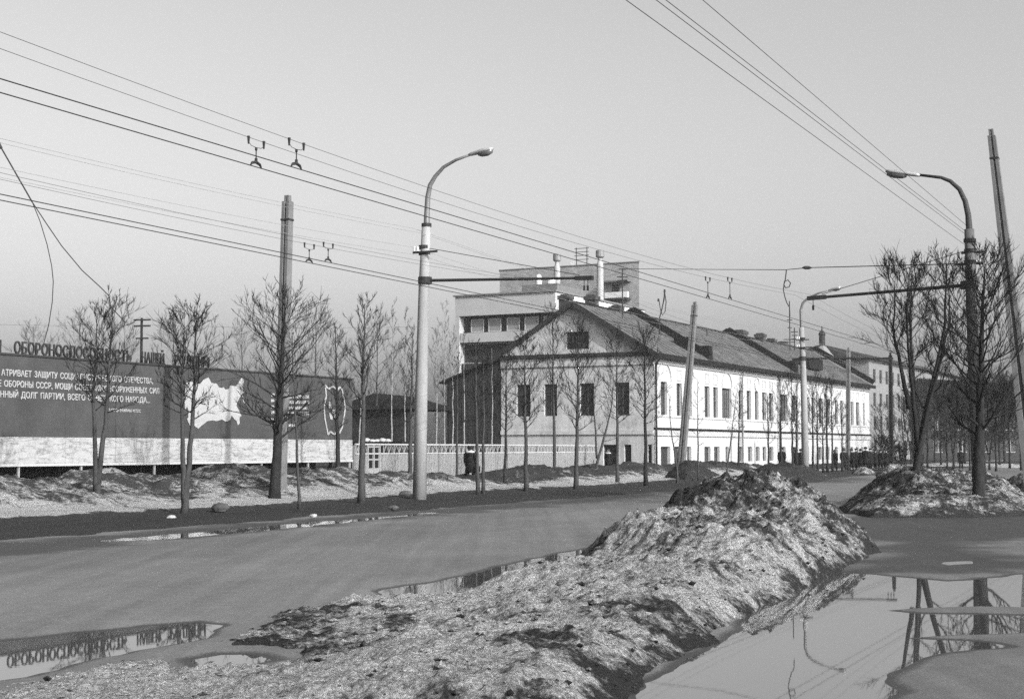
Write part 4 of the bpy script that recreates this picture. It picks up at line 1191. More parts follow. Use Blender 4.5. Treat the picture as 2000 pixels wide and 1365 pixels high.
L1 = G(819, 970, .2)
lamp1 = street_lamp('near street lamp on the left verge, its bracket over the road', L1, V, [(819, 970), (823, 760), (828, 560), (833, 437)],
    [(833.5, 437), (834, 415), (835.5, 385), (840, 362), (850, 345), (866, 327), (890, 313), (920, 302)], [(916, 303), (963, 291)], (.245, .16),
    [(830, 548), (1148, 543)], (838, 485), [((829, 483), .21), ((829, 495), .21), ((833, 440), .18)], [((829, 494), .62)])
L2 = G(1915, 990, 0.0)
lamp2 = street_lamp('street lamp on the right between bare trees, arm pointing left', L2, -V, [(1915, 990), (1905, 760), (1898, 600), (1893, 448)],
    [(1893, 448), (1891, 420), (1885, 393), (1874, 370), (1856, 354), (1838, 347), (1795, 342)], [(1797, 343), (1730, 335)], (.235, .155),
    [(1890, 557), (1588, 582)], (1882, 491), [((1894, 470), .2), ((1895, 490), .2), ((1895, 512), .2)], [((1895, 514), .5), ((1894, 492), .3)], brk_r=.06, mm='concrete_k', ms='steel_k')
L3 = TP(1573, 930, -24.3); L3.z = .1
lamp3 = street_lamp('far street lamp before the white facade, leaning slightly left', L3, V, [(1573, 925), (1571, 800), (1568, 700), (1565.5, 640)],
    [(1565.5, 640), (1564, 606), (1568, 592), (1578, 582), (1598, 573), (1622, 566)], [(1618, 567.5), (1642, 560.5)], (.24, .16),
    [(1568, 700), (1738, 700)], None, [((1567, 661), .2), ((1567, 680), .2)], [((1567, 664), .5), ((1567, 679), .7)])

# ------------------------------------------------------------------ trolley wires
def wirepts(f, s0, s1, n): return [f(s0 + (s1 - s0) * k / n) for k in range(n + 1)]
def wire_thing(pts, rad, label, mat='wire', name='overhead_wire', group='overhead wires', cat='wire'):
    return solo(MB().tube(pts, rad, 5), name, MT[mat], pts[0], label, cat, group)
ZC = 6.2
def mess(s, sup, span=49.2):
    k = ((s - sup) / span) % 1.0
    return 6.56 + .66 * (2 * k - 1) ** 2
S_UP, S_LO = 50.6, 45.4
for nm, t, sup, idx in [('upper', -12.75, S_UP, 'nearer'), ('upper', -13.25, S_UP, 'farther'), ('lower', -18.6, S_LO, 'nearer'), ('lower', -19.05, S_LO, 'farther')]:
    which = 'higher' if nm == 'upper' else 'lower'
    wire_thing(wirepts(lambda s: ST(s, t, ZC), -10, 170, 40), .0085 if nm == 'upper' else .010, f'{idx} contact wire of the {which} trolley line crossing the sky')
    wire_thing(wirepts(lambda s: ST(s, t, mess(s, sup)), -10, 170, 80), .0038, f'thin sagging support wire above the {idx} wire of the {which} trolley line')
def hanger(px, t, sup, label):
    d = ray(px, 500); k = t / (d.x * V.x + d.y * V.y)
    s = (d.x * U.x + d.y * U.y) * k
    zm_ = mess(s, sup)
    h = thing('wire_hanger', ST(s, t, ZC), label, 'wire hanger', 'hangers on the trolley wires')
    P_ = lambda ds, z: ST(s + ds, t, z)
    MB().tube([P_(-.14, ZC + .01), P_(-.1, ZC + .05), P_(0, ZC + .075), P_(.1, ZC + .05), P_(.14, ZC + .01)], [.012, .022, .026, .022, .012], 6).build('clamp', MT['iron'], h)
    MB().tube([P_(0, ZC + .07), P_(0, ZC + .13), P_(0, ZC + .14), P_(0, zm_ - .17), P_(0, zm_ - .16), P_(0, zm_ - .12)], [.025, .025, .01, .01, .022, .022], 6).build('rod', MT['iron'], h)
    MB().tube([P_(-.2, mess(s - .2, sup)), P_(-.19, zm_ - .07), P_(-.13, zm_ - .11), P_(0, zm_ - .12), P_(.13, zm_ - .11), P_(.19, zm_ - .07), P_(.2, mess(s + .2, sup))], .005, 5).build('yoke', MT['iron'], h)
    for ds in (-.2, .2):
        MB().tube([P_(ds, mess(s + ds, sup) + .02), P_(ds, mess(s + ds, sup) - .1)], [.026, .014], 6).build('knob', MT['iron'], h)
hanger(498, -13.25, S_UP, 'large left hanger on the higher trolley line')
hanger(577, -12.75, S_UP, 'large right hanger on the higher trolley line')
hanger(604, -19.05, S_LO, 'small left hanger on the lower trolley line above the concrete pole')
hanger(641, -18.6, S_LO, 'small right hanger on the lower trolley line above the trees')
hanger(1382, -13.25, S_UP, 'left hanger of the far pair above the house roof')
hanger(1425, -12.75, S_UP, 'right hanger of the far pair above the house roof')
# drop insulators from the brackets
for (r, fr, q, tips), ts, lab in ((lamp1, (-19.05, -18.6), ''), (lamp2, (-13.25, -12.75), ''), (lamp3, (-19.05, -18.6), '')):
    a, b, d2, bk = tips
    for t in ts:
        for o in (-.09, .09):
            k = (t + o - a.dot(V)) / d2.dot(V)
            k = min(max(k, 0), (b - a).length)
            p = a + d2 * k
            MB().tube([p, p - UP * .25, p - UP * .26, p - UP * .42], [.012, .012, .04, .035], 6).build('drop_insulator', MT['iron'], bk)
# lamp supply wires along both pole rows
k = 0
for z, dt, lab in [(9.62, -.18, 'topmost'), (9.42, .18, 'second'), (8.95, -.2, 'third'), (8.62, .2, 'lowest')]:
    def f(s, z=z, dt=dt):
        u = ((s - S_LO) / 49.2) % 1.0
        return ST(s, -25.3 + dt, z - .55 * 4 * u * (1 - u))
    wire_thing(wirepts(f, -4, 144, 60), .0055, f'{lab} of the four faint supply wires along the left lamps', 'wire_l')
for p0, p1, lab in [((1222, 0), (1884, 478), 'lowest'), ((1281, 0), (1886, 458), 'second'), ((1300, 0), (1886, 452), 'third'), ((1372, 0), (1888, 441), 'topmost')]:
    a, b = TP(p1[0], p1[1], -7.35), TP(p0[0], p0[1], -7.5)
    wire_thing([a, a + (b - a) * .5, b, a + (b - a) * 1.6], .0065, f'{lab} of four supply wires reaching the right lamp from above', 'wire')
# cross span from the roof mast to the right lamp, with its hanging cable
ma, mc = D(1216, 525, 119), lamp2[2]((1893, 515))
wire_thing([ma, D(1400, 526.5, 95), D(1535, 527, 74), D(1578, 523, 67), mc], .02, 'nearly level span wire from the roof mast to the right lamp')
ins = D(1576, 523, 67)
solo(MB().tube([ins - Vector((.22, 0, 0)), ins - Vector((.1, 0, 0)), ins + Vector((.1, 0, 0)), ins + Vector((.22, 0, 0))], [.02, .08, .08, .02], 8), 'strain_insulator', MT['iron'], ins, 'small strain insulator on the level span wire', 'insulator')
cp = [(1536, 527), (1534, 545), (1531, 556), (1534, 562), (1541, 561), (1544, 553), (1539, 547), (1532, 550), (1530, 566), (1533, 580), (1537, 592), (1542, 600), (1543, 618)]
solo(MB().tube([D(x, y, 74 + .02 * i) for i, (x, y) in enumerate(cp)], .028, 6), 'hanging_cable', MT['wire'], D(1536, 527, 74), 'curled cable hanging down from the level span wire', 'cable')
# second curled cable on the near roof, carried by a bent bracket
rb = D(1288, 628, 121); rb.z -= 1.2
cb = thing('cable_bracket', rb, 'bent roof bracket with hanging loops of cable left of the leaning post', 'cable bracket')
MB().tube([rb] + [D(x, y, 121) for x, y in ((1288, 622), (1292, 606), (1297, 585), (1298, 568))], .05, 6).build('arm', MT['iron'], cb)
for pts in ([(1298, 570), (1301, 590), (1299, 608), (1294, 616), (1290, 605), (1287, 586)], [(1297, 580), (1294, 600), (1290, 615)]):
    MB().tube([D(x, y, 121) for x, y in pts], .04, 6).build('cable_loop', MT['wire'], cb)
for x, y in ((1298, 568), (1286, 586)):
    p = D(x, y, 121); MB().tube([p - UP * .12, p + UP * .12], [.1, .07], 7).build('insulator', MT['iron'], cb)
# torn cables hanging at the left
tp = [(-80, 150), (-30, 232), (0, 285), (63, 395)]
T_ = lambda p: D(p[0], p[1], 38)
tc = thing('torn_cable', T_((63, 395)), 'torn cable hanging down at the left and splitting in two', 'cable')
MB().tube([T_(p) for p in tp], .022, 6).build('upper_strand', MT['wire'], tc)
MB().tube([T_((-4, 278)), T_((2, 290))], [.05, .05], 6).build('clamp', MT['iron'], tc)
MB().tube([T_(p) for p in ((63, 395), (78, 432), (92, 478), (101, 520), (104, 550), (102, 590), (95, 635), (85, 672))], .012, 5).build('lower_strand', MT['wire'], tc)
MB().tube([T_(p) for p in ((63, 395), (90, 436), (120, 480), (160, 528), (195, 560), (213, 578), (216, 598), (228, 612), (245, 630))], .014, 5).build('lower_strand', MT['wire'], tc)

# ------------------------------------------------------------------ other poles
def hpole(label, pb, pt, Y, w0, w1, mat='concrete_d', Yt=None, name='concrete_pole'):
    b = D(pb[0], pb[1], Y); t = D(pt[0], pt[1], Yt or Y)
    d = (t - b); b = b - d * ((b.z + .3) / d.z)
    r = thing(name, (b.x, b.y, 0), label, 'pole', 'old concrete poles')
    ax = V; ay = U
    dd = (t - b)
    def sec(p, w): return [p + ax * (x * w) + ay * (y * w) for x, y in ((-.5, -.38), (-.5, -.5), (-.14, -.5), (-.1, -.28), (.1, -.28), (.14, -.5), (.5, -.5), (.5, .5), (.14, .5), (.1, .28), (-.1, .28), (-.14, .5), (-.5, .5))]
    n = 6
    MB().rings([sec(b + dd * (k / n), w0 + (w1 - w0) * k / n) for k in range(n + 1)]).build('shaft', MT[mat], r)
    MB().rings([sec(t + dd.normalized() * .003, w1 * .62), sec(t + dd.normalized() * .22, w1 * .6)]).build('tip', MT[mat], r)
    c = b + dd * .94
    MB().box(c, ax, ay, w1 * .58, w1 * .58, c.z - .03, c.z + .03).build('band', MT['iron'], r)
    return r
hpole('tall concrete pole rising behind the big tree at the billboard', (546, 955), (562, 394), 52.3, .36, .30)
hpole('concrete pole leaning right in front of the white facade', (1331, 905), (1357, 596), 98, .46, .34)
hpole('dark thick pole leaning left at the right edge of the picture', (2024, 985), (1937, 266), 47, .56, .24, 'concrete_d')
p = hpole('thin concrete pole with a plate on top near the far end of the facade', (1656, 905), (1657, 684), 118, .34, .28)
tpz = D(1646, 691, 118)
MB().box(tpz, Vector((1, 0, 0)), Vector((0, 1, 0)), .38, .04, tpz.z - .14, tpz.z + .2).build('plate', MT['iron'], p)
hpole('dark pole at the end of the street between trees', (1741, 890), (1739, 694), 122, .36, .26, 'bark_d')
b = D(277, 700, 115); b.z = 0
tele = thing('telegraph_pole', b, 'wooden telegraph pole with three crossarms behind the billboard', 'pole')
MB().tube([b, D(277, 621, 115)], [.14, .1], 7).build('shaft', MT['bark_d'], tele)
for y, a, c in ((625, 261, 294), (637, 261, 294), (661, 265, 290)):
    MB().bar(D(a, y, 114.8), D(c, y - .5, 114.8), .1, .12).build('crossarm', MT['bark_d'], tele)
wire_thing([D(-40, 633, 115), D(120, 636, 115), D(277, 634, 115), D(450, 638.5, 115), D(640, 640, 115), D(820, 638, 115)], .02, 'single faint level wire behind the tree crowns at left', 'wire_l')

# ------------------------------------------------------------------ trees
def grow(seed, h, r0_, spread, first, n1, n2, n3, lean=(0, 0), ang=(48, 82), forks=1, fork_z=.25, up=.5, thin=1.0, bend=.03, len_pow=.8, rmin=.0048, fr=.72, fo=.10):
    """bare tree in local space: returns (trunk MB, crown MB)"""
    rs = random.Random(seed); r0 = r0_ * .8
    tr, cr = MB(), MB()
    def curve(p, d, L, n, wob, pull):
        pts = [p]
        for i in range(n):
            d = (d + Vector((rs.uniform(-wob, wob), rs.uniform(-wob, wob), rs.uniform(-wob, wob) + pull))).normalized()
            p = p + d * (L / n); pts.append(p)
        return pts
    stems = []
    for f in range(forks):
        a = f * 2 * math.pi / max(forks, 1) + rs.uniform(0, 1)
        z0 = 0 if f == 0 else h * fork_z * rs.uniform(.5, 1.1)
        off = Vector((math.cos(a), math.sin(a), 0)) * (h * fo if forks > 1 else 0)
        n = 12
        pts = []
        for i in range(n + 1):
            t = i / n
            z = z0 + (h * (1 if f == 0 else rs.uniform(.9, .98)) - z0) * t
            q = Vector((lean[0] * z / h, lean[1] * z / h, z)) + off * min(1, (max(0, z - h * fork_z * .6) / (h * .5))) * (1 if forks > 1 else 0)
            q += Vector((rs.uniform(-1, 1), rs.uniform(-1, 1), 0)) * bend * h * .12 * (t > .05)
            pts.append(q)
        rr = [(r0 * (1 if f == 0 else fr)) * ((1 - t * .93) ** 1.05) * (1.25 if t == 0 and f == 0 else 1) + rmin for t in [i / n for i in range(n + 1)]]
        tr.tube(pts, rr, 8)
        stems.append((pts, rr))
    def at(pts, rr, t):
        x = t * (len(pts) - 1); i = min(int(x), len(pts) - 2); f = x - i
        return pts[i].lerp(pts[i + 1], f), rr[i] * (1 - f) + rr[i + 1] * f, (pts[i + 1] - pts[i]).normalized()
    per = max(1, n1 // forks)
    for pts, rr in stems:
        for i in range(per):
            t = first + (1 - first) * ((i + rs.random()) / per) ** .95
            p, r, ax = at(pts, rr, t)
            rel = (t - first) / (1 - first)
            prof = (math.sin(math.pi * min(1, (rel * .86 + .14))) ** len_pow) if rel < .99 else .1
            L = spread * (.35 + .75 * prof) * rs.uniform(.7, 1.15) * thin
            a = i * 2.4 + rs.uniform(-.6, .6)
            al = R(rs.uniform(*ang)) * (1 - .35 * rel)
            d = (ax * math.cos(al) + Vector((math.cos(a), math.sin(a), 0)) * math.sin(al)).normalized()
            b1 = curve(p, d, L, 5, .2, up * .12)
            rb = max(r * .36, .009)
            r1 = [max(rb * (1 - .9 * k / 5), rmin) for k in range(6)]
            (tr if rb > .03 else cr).tube(b1, r1, 5, cap=False)
            for j in range(n2):
                t2 = .22 + .75 * (j + rs.random()) / n2
                p2, q2, ax2 = at(b1, r1, t2)
                d2 = (ax2 + Vector((rs.uniform(-1, 1), rs.uniform(-1, 1), rs.uniform(-.5, 1))) * .85).normalized()
                L2 = L * rs.uniform(.28, .5) * (1.15 - .5 * t2)
                b2 = curve(p2, d2, L2, 3, .25, up * .14)
                r2 = [max(q2 * .6 * (1 - .8 * k / 3), rmin) for k in range(4)]
                cr.tube(b2, r2, 4, cap=False)
                for m in range(n3):
                    p3, q3, ax3 = at(b2, r2, .15 + .85 * rs.random())
                    d3 = (ax3 + Vector((rs.uniform(-1, 1), rs.uniform(-1, 1), rs.uniform(-.5, 1))) * .8).normalized()
                    b3 = curve(p3, d3, L2 * rs.uniform(.3, .7), 2, .2, up * .2)
                    cr.tube(b3, [rmin * 1.1, rmin, rmin * .6], 3, cap=False)
    return tr, cr

def tree(label, base, tr, cr, group, bark='bark', twig='twig', name='bare_tree', cat='tree', rot=0):
    r = thing(name, base, label, cat, group)
    a = link('trunk', tr.mesh('trunk', MT[bark], smooth=True) if isinstance(tr, MB) else tr, r)
    b = link('crown', cr.mesh('crown', MT[twig], smooth=True) if isinstance(cr, MB) else cr, r)
    a.rotation_euler.z = b.rotation_euler.z = rot
    return r
ROWG = 'bare trees along the left verge'
def tb(px, py, z=.2): return G(px, py, z)
def hgt(base, px, py): return D(px, py, base.y).z - base.z
def lean(base, px, py):
    p = D(px, py, base.y); return (p.x - base.x, 0)
specs = [
    # label, base px, top px, r0, spread, first, n1,n2,n3, forks, kw
    ('leftmost bare tree, with two close stems before the slogan lines', (187, 985), (205, 585), .13, 1.9, .45, 40, 6, 5, 2, dict(fork_z=.08, fo=.035, fr=.85, ang=(43, 80))),
    ('bare tree with two slender stems in front of the map', (360, 998), (372, 596), .12, 1.75, .45, 44, 6, 5, 2, dict(fork_z=.06, fo=.03, fr=.85, ang=(43, 75))),
    ('big dense bare tree with a thick slanting trunk before the concrete pole', (536, 974), (556, 588), .24, 2.9, .30, 40, 7, 4, 1, dict(ang=(55, 92), up=.35, len_pow=.55, rmin=.006)),
    ('thin young sapling right of the big dense tree', (585, 990), (570, 640), .06, .9, .45, 14, 3, 3, 1, dict(ang=(33, 60))),
    ('medium bare tree before the emblem end of the billboard', (662, 952), (655, 640), .15, 1.6, .38, 28, 6, 5, 1, dict(ang=(48, 85), up=.8)),
    ('slender bare tree with a long raised limb right of the billboard end', (706, 978), (712, 585), .15, 1.7, .40, 24, 6, 5, 1, dict(ang=(48, 80), up=.9)),
    ('bare tree half hidden left of the near street lamp', (800, 952), (806, 640), .13, 1.3, .38, 24, 6, 4, 1, dict(ang=(43, 70), up=.9)),
    ('thin dark tree immediately left of the walker in the pale collar', (893, 938), (893, 690), .09, 1.1, .45, 16, 5, 4, 1, {}),
    ('left one of the two parallel trunks right of the walker', (934, 962), (928, 665), .10, 1.1, .5, 18, 5, 4, 1, {}),
    ('right one of the two parallel trunks right of the walker', (944, 960), (945, 690), .09, 1.1, .5, 18, 5, 4, 1, {}),
    ('thin bare tree before the left corner of the gable', (986, 948), (990, 690), .10, 1.5, .42, 31, 6, 5, 1, {}),
    ('bare tree before the leftmost gable window', (1028, 955), (1024, 655), .12, 1.9, .40, 37, 7, 5, 1, dict(ang=(43, 80))),
    ('bare tree before the second gable window', (1083, 932), (1078, 600), .13, 2.2, .38, 40, 7, 5, 1, dict(ang=(38, 70), up=.9)),
    ('bare tree with wide raised limbs before the third gable window', (1125, 952), (1130, 640), .13, 2.3, .36, 40, 7, 5, 1, dict(ang=(43, 75), up=.9)),
    ('small forked tree at the right end of the picket fence', (1164, 935), (1178, 730), .11, 1.5, .35, 18, 5, 4, 2, dict(fork_z=.3)),
    ('bare tree before the fourth gable window', (1206, 942), (1204, 650), .12, 2.0, .40, 37, 7, 5, 1, dict(ang=(43, 80))),
    ('dark bare tree right at the corner of the old house', (1262, 945), (1258, 640), .13, 2.0, .40, 40, 7, 5, 1, dict(ang=(43, 80))),
    ('forked sapling left of the pole leaning before the facade', (1323, 940), (1318, 750), .07, .9, .30, 10, 4, 3, 2, dict(fork_z=.25)),
    ('single thin sapling right of the pole leaning before the facade', (1364, 936), (1362, 735), .06, .9, .35, 12, 4, 3, 1, {}),
    ('thin tree leaning right before the wide facade window', (1418, 928), (1440, 755), .07, .9, .4, 14, 5, 4, 1, {}),
    ('dark bushy topped tree beside the first facade downpipe', (1442, 922), (1445, 745), .11, 1.1, .42, 20, 6, 5, 1, {}),
]
for k, (lab, pb, pt, r0, sp, first, n1, n2, n3, fk, kw) in enumerate(specs):
    b = tb(*pb); h = hgt(b, *pt)
    tr, cr = grow(100 + k * 7, h, r0, sp * .68, first, int(n1 * 1.1), n2, n3, lean(b, *pt), forks=fk, **kw)
    tree(lab, (b.x, b.y, .05), tr, cr, ROWG, 'bark_d' if k in (2, 4, 16, 20) else 'bark')
# far row along the facade: three grown variants, copied
var = []
for k in range(3):
    tr, cr = grow(400 + k * 11, 5.4, .10, 1.05, .38, 20, 6, 5, ang=(33, 60), up=1.0)
    var.append((tr.mesh('trunk', MT['bark_d'], smooth=True), cr.mesh('crown', MT['twig'], smooth=True)))
ords = ['first', 'second', 'third', 'fourth', 'fifth', 'sixth', 'seventh', 'eighth', 'ninth', 'tenth', 'eleventh']
for k, (px, Y, sc) in enumerate([(1501, 97, 1), (1526, 99, 1.12), (1548, 101, 1.1), (1556, 103, 1), (1588, 104, 1.05), (1597, 106, 1.1), (1608, 108, 1.0), (1616, 109, 1.15), (1626, 111, 1.1), (1645, 113, 1.0)]):
    b = D(px, 910, Y); b.z = .1
    r = tree(f'{ords[k]} from the left of the slim dark trees lining the far facade', b, var[k % 3][0], var[k % 3][1], 'slim dark trees along the far facade', rot=k * 1.3)
    r.scale = (sc, sc, sc * (.95 + .1 * (k % 3)))
# the two big dark trees on the right
b = G(1788, 992, 0)
tr, cr = grow(901, hgt(b, 1800, 512), .18, 1.6, .34, 84, 7, 6, lean(b, 1805, 512), forks=5, fork_z=.38, fr=.55, fo=.12, ang=(38, 70), up=.7, rmin=.006)
tree('dark bare tree with several rising stems behind the right snow heap', (b.x, b.y, 0), tr, cr, 'big dark trees on the right', 'bark_d')
b = G(1910, 1004, 0)
tr, cr = grow(933, hgt(b, 1922, 515), .25, 2.1, .28, 50, 8, 6, lean(b, 1922, 500), forks=1, ang=(55, 92), up=.85, rmin=.006)
tree('big dark bare tree directly in front of the right street lamp', (b.x, b.y, 0), tr, cr, 'big dark trees on the right', 'bark_d')
# young birches in the yard and trees behind the billboard
bl = ['birch leaning right just behind the billboard end', 'birch between the billboard and the near lamp', 'birch left of the near lamp behind the fence', 'birch first right of the near street lamp', 'birch second right of the near street lamp',
      'birch third right of the near street lamp', 'birch before the boarded lean-to', 'slim birch at the left gable corner']
for k, (px, top, Y) in enumerate([(697, 640, 97), (765, 600, 104), (790, 610, 106), (852, 640, 108), (868, 600, 110), (884, 650, 108), (906, 655, 108), (961, 680, 109)]):
    b = D(px, 915, Y); b.z = 0
    tr, cr = grow(600 + k * 5, hgt(b, px, top), .085, 1.4, .28, 22, 6, 4, (.5 if k == 0 else 0, 0), ang=(33, 60), up=.7)
    tree(bl[k], b, tr, cr, 'young birches behind the fence', 'birch')
bt = ['bare tree top behind the slogan at far left', 'bare tree top behind the word at the left of the board', 'bare tree top behind the right half of the slogan', 'bare tree top behind the end of the cut-out letters', 'bare tree top behind the dense tree', 'bare tree top behind the emblem end of the board', 'bare crown between the emblem and the near lamp']
for k, (px, top, Y) in enumerate([(60, 650, 112), (150, 620, 116), (240, 640, 118), (335, 615, 115), (470, 640, 118), (615, 600, 112), (735, 630, 116)]):
    b = D(px, 915, Y); b.z = 0
    tr, cr = grow(700 + k * 5, hgt(b, px, top), .13, 2.6, .35, 26, 7, 5, ang=(38, 75), up=.6)
    tree(bt[k], b, tr, cr, 'bare trees behind the billboard')
# wooded park at the far right
fv = []
for k in range(3):
    tr, cr = grow(800 + k * 9, 11.0, .17, 3.2, .22, 34, 7, 5, ang=(43, 85), up=.6, forks=1 + k % 2, rmin=.013)
    fv.append((tr.mesh('trunk', MT['bark_d'], smooth=True), cr.mesh('crown', MT['twig'], smooth=True)))
for k, (px, Y, sc) in enumerate([(1722, 134, .5), (1768, 142, .6), (1812, 128, .66), (1838, 150, .72), (1862, 136, .66), (1885, 160, .8), (1905, 140, .72), (1932, 128, .66), (1952, 150, .8), (1972, 138, .75), (1850, 118, .55), (1945, 120, .6), (1894, 124, .6), (1780, 160, .75), (1912, 168, .85), (1994, 126, .7), (2020, 140, .8), (2050, 130, .8), (1826, 172, .85), (1876, 180, .9), (1922, 176, .9), (1962, 184, .95), (2005, 178, .95)]):
    b = D(px, 900, Y); b.z = 0
    r = tree('bare dark tree of the dim wooded strip at the far right', b, fv[k % 3][0], fv[k % 3][1], 'dark trees of the far right strip', rot=k * 1.7)
    r.scale = (sc, sc, sc)
for px, Y, w, hh, lab in [(1728, 128, 2.6, 2.6, 'dark rounded shrub beyond the crowd at the house end'), (1760, 140, 2.2, 1.9, 'low dark shrub under the far right trees')]:
    b = D(px, 900, Y); b.z = 0
    tr, cr = grow(px, hh, .05, w * .5, .05, 40, 7, 5, forks=4, fork_z=.1, ang=(38, 90), rmin=.012)
    tree(lab, b, tr, cr, 'shrubs on the far right', 'bark_d', name='shrub', cat='shrub')
# patches of snow in the park
for px, Y, a, lab in [(1840, 150, 5, 'long white snow patch under the far right trees'), (1895, 158, 4, 'smaller snow patch at the far right behind the dark tree'), (1965, 146, 3, 'thin snow patch at the right edge of the park')]:
    c = D(px, 890, Y)
    heap('snow_patch', lab, [c + Vector((a * math.cos(q) * 1.3, 4 * math.sin(q), 0)) for q in [i * 6.283 / 10 for i in range(10)]], [(c.x, c.y, .22, 1.2)], .4, seed=px, cat='snow patch', rim=0)

# ------------------------------------------------------------------ people
def person(label, base, face, coat='coat_k', hat='fur', height=1.70, coat_len=.52, collar=None, bag=False, stride=.08, seed=0):
    k = height / 1.72
    r = thing('person', base, label, 'person', 'passers-by in dark winter coats')
    J = {}
    V_, E_ , Rd = [], [], []
    def j(n, x, y, z, rad, par=None):
        J[n] = len(V_); V_.append((x * k, y * k, z * k)); Rd.append(rad * k)
        if par: E_.append((J[par], J[n]))
    j('pelvis', 0, 0, .95, .145); j('waist', 0, 0, 1.10, .135, 'pelvis'); j('chest', 0, .01, 1.30, .155, 'waist'); j('neck', 0, 0, 1.46, .06, 'chest')
    j('jaw', 0, .015, 1.53, .075, 'neck'); j('head', 0, .01, 1.62, .098, 'jaw'); j('crown', 0, 0, 1.69, .07, 'head'); j('nose', 0, .115, 1.595, .014, 'head')
    for s, n in ((-1, 'l'), (1, 'r')):
        j(n + 'sh', s * .17, 0, 1.40, .075, 'chest'); j(n + 'el', s * .235, -.02, 1.13, .055, n + 'sh'); j(n + 'wr', s * .22, .06 * s * stride * 10, .90, .036, n + 'el')
        j(n + 'pa', s * .215, .06 * s * stride * 10 + .02, .83, .034, n + 'wr')
        j(n + 'hip', s * .09, 0, .88, .095, 'pelvis'); j(n + 'kn', s * .095, s * stride, .50, .062, n + 'hip'); j(n + 'an', s * .10, s * stride * 1.2 - .02, .09, .045, n + 'kn'); j(n + 'toe', s * .115, s * stride * 1.2 + .16, .045, .04, n + 'an')
    me = bpy.data.meshes.new('body'); me.from_pydata(V_, E_, [])
    me.materials.append(MT['skin'])
    o = link('body', me, r)
    o.rotation_euler.z = face
    md = o.modifiers.new('skin', 'SKIN'); md.use_smooth_shade = True
    if not me.skin_vertices: me.skin_vertices.new()
    sv = me.skin_vertices[0].data
    for i, rad in enumerate(Rd): sv[i].radius = (rad, rad); sv[i].use_root = (i == 0)
    sb = o.modifiers.new('sub', 'SUBSURF'); sb.levels = sb.render_levels = 1
    def loop(cx, cy, z, rx, ry, n=14): return [((cx + rx * math.cos(a)) * k, (cy + ry * math.sin(a)) * k, z * k) for a in [i * 2 * math.pi / n for i in range(n)]]
    def part(mb, name, mat):
        q = link(name, mb.mesh(name, MT[mat], smooth=True), r); q.rotation_euler.z = face; return q
    mb = MB().rings([loop(0, .01, coat_len, .25, .20), loop(0, .01, .75, .23, .18), loop(0, 0, .98, .20, .165), loop(0, 0, 1.12, .195, .155), loop(0, .01, 1.30, .225, .17), loop(0, 0, 1.40, .225, .145), loop(0, 0, 1.455, .13, .10), loop(0, 0, 1.50, .085, .085)])
    for s in (-1, 1):
        a = V_[J['lsh' if s < 0 else 'rsh']]; b = V_[J['lel' if s < 0 else 'rel']]; c = V_[J['lwr' if s < 0 else 'rwr']]
        mb.tube([Vector(a) + Vector((-.03 * s, 0, .02)), Vector(a) + Vector((.03 * s, 0, -.05)), b, c], [.09 * k, .10 * k, .085 * k, .068 * k], 10)
    part(mb, 'coat', coat)
    for s, n in ((-1, 'l'), (1, 'r')):
        g = MB(); p = Vector(V_[J[n + 'wr']])
        g.rings([[(p.x + rx * math.cos(a), p.y + ry * math.sin(a), p.z + dz) for a in [i * 6.283 / 8 for i in range(8)]] for dz, rx, ry in ((.02, .034, .036), (-.04, .036, .045), (-.09, .032, .046), (-.10, .02, .04))])
        for f, (dy, L) in enumerate(((-.033, .065), (-.011, .08), (.011, .085), (.033, .07))):
            q = p + Vector((0, dy, -.09)); g.tube([q, q + Vector((-.006 * s, .004, -L * .5)), q + Vector((-.025 * s, .008, -L))], [.0105, .01, .008], 5)
        q = p + Vector((-.012 * s, .036, -.035)); g.tube([q, q + Vector((-.012 * s, .028, -.03)), q + Vector((-.016 * s, .03, -.07))], [.013, .012, .009], 5)
        part(g, 'glove', 'boot')
        lg = MB(); h_, kn, an, toe = (Vector(V_[J[n + x]]) for x in ('hip', 'kn', 'an', 'toe'))
        lg.tube([h_, kn, an + Vector((0, 0, .12))], [.115 * k, .085 * k, .075 * k], 9); part(lg, 'trouser_leg', 'coat_k')
        bt_ = MB(); bt_.tube([an + Vector((0, 0, .2)), an + Vector((0, -.01, 0)), an + Vector((0, .02, -.035)), toe, toe + Vector((0, .05, -.005))], [.062 * k, .058 * k, .06 * k, .05 * k, .03 * k], 8); part(bt_, 'boot', 'boot')
    if hat == 'fur':
        part(MB().rings([loop(0, 0, 1.585, .108, .115), loop(0, 0, 1.63, .125, .13), loop(0, 0, 1.70, .125, .13), loop(0, 0, 1.745, .10, .10), loop(0, 0, 1.76, .04, .04)]), 'fur_hat', 'fur_d')
    elif hat == 'cap':
        part(MB().rings([loop(0, 0, 1.63, .105, .115), loop(0, 0, 1.68, .125, .14), loop(0, .01, 1.72, .12, .13), loop(0, 0, 1.735, .05, .05)]), 'cap', 'coat_k')
    else:
        part(MB().rings([loop(0, -.02, 1.50, .10, .10), loop(0, -.02, 1.60, .115, .12), loop(0, -.01, 1.70, .105, .11), loop(0, 0, 1.75, .04, .04)]), 'headscarf', 'coat_g')
    if collar: part(MB().rings([loop(0, 0, 1.40, .20, .15), loop(0, 0, 1.43, .235, .185), loop(0, 0, 1.48, .20, .17), loop(0, 0, 1.50, .12, .12)]), 'collar', collar)
    if bag:
        p = Vector(V_[J['rwr']]) + Vector((.04, .02, -.14))
        part(MB().rings([[(p.x + .07 * sx, p.y + .17 * sy, p.z + dz) for sx, sy in ((-1, -1), (1, -1), (1, 1), (-1, 1))] for dz in (-.3, -.28, -.05, 0)]), 'bag', 'coat_k')
    return r
def pb_(px, Y, z=.12): p = D(px, 900, Y); p.z = z; return p
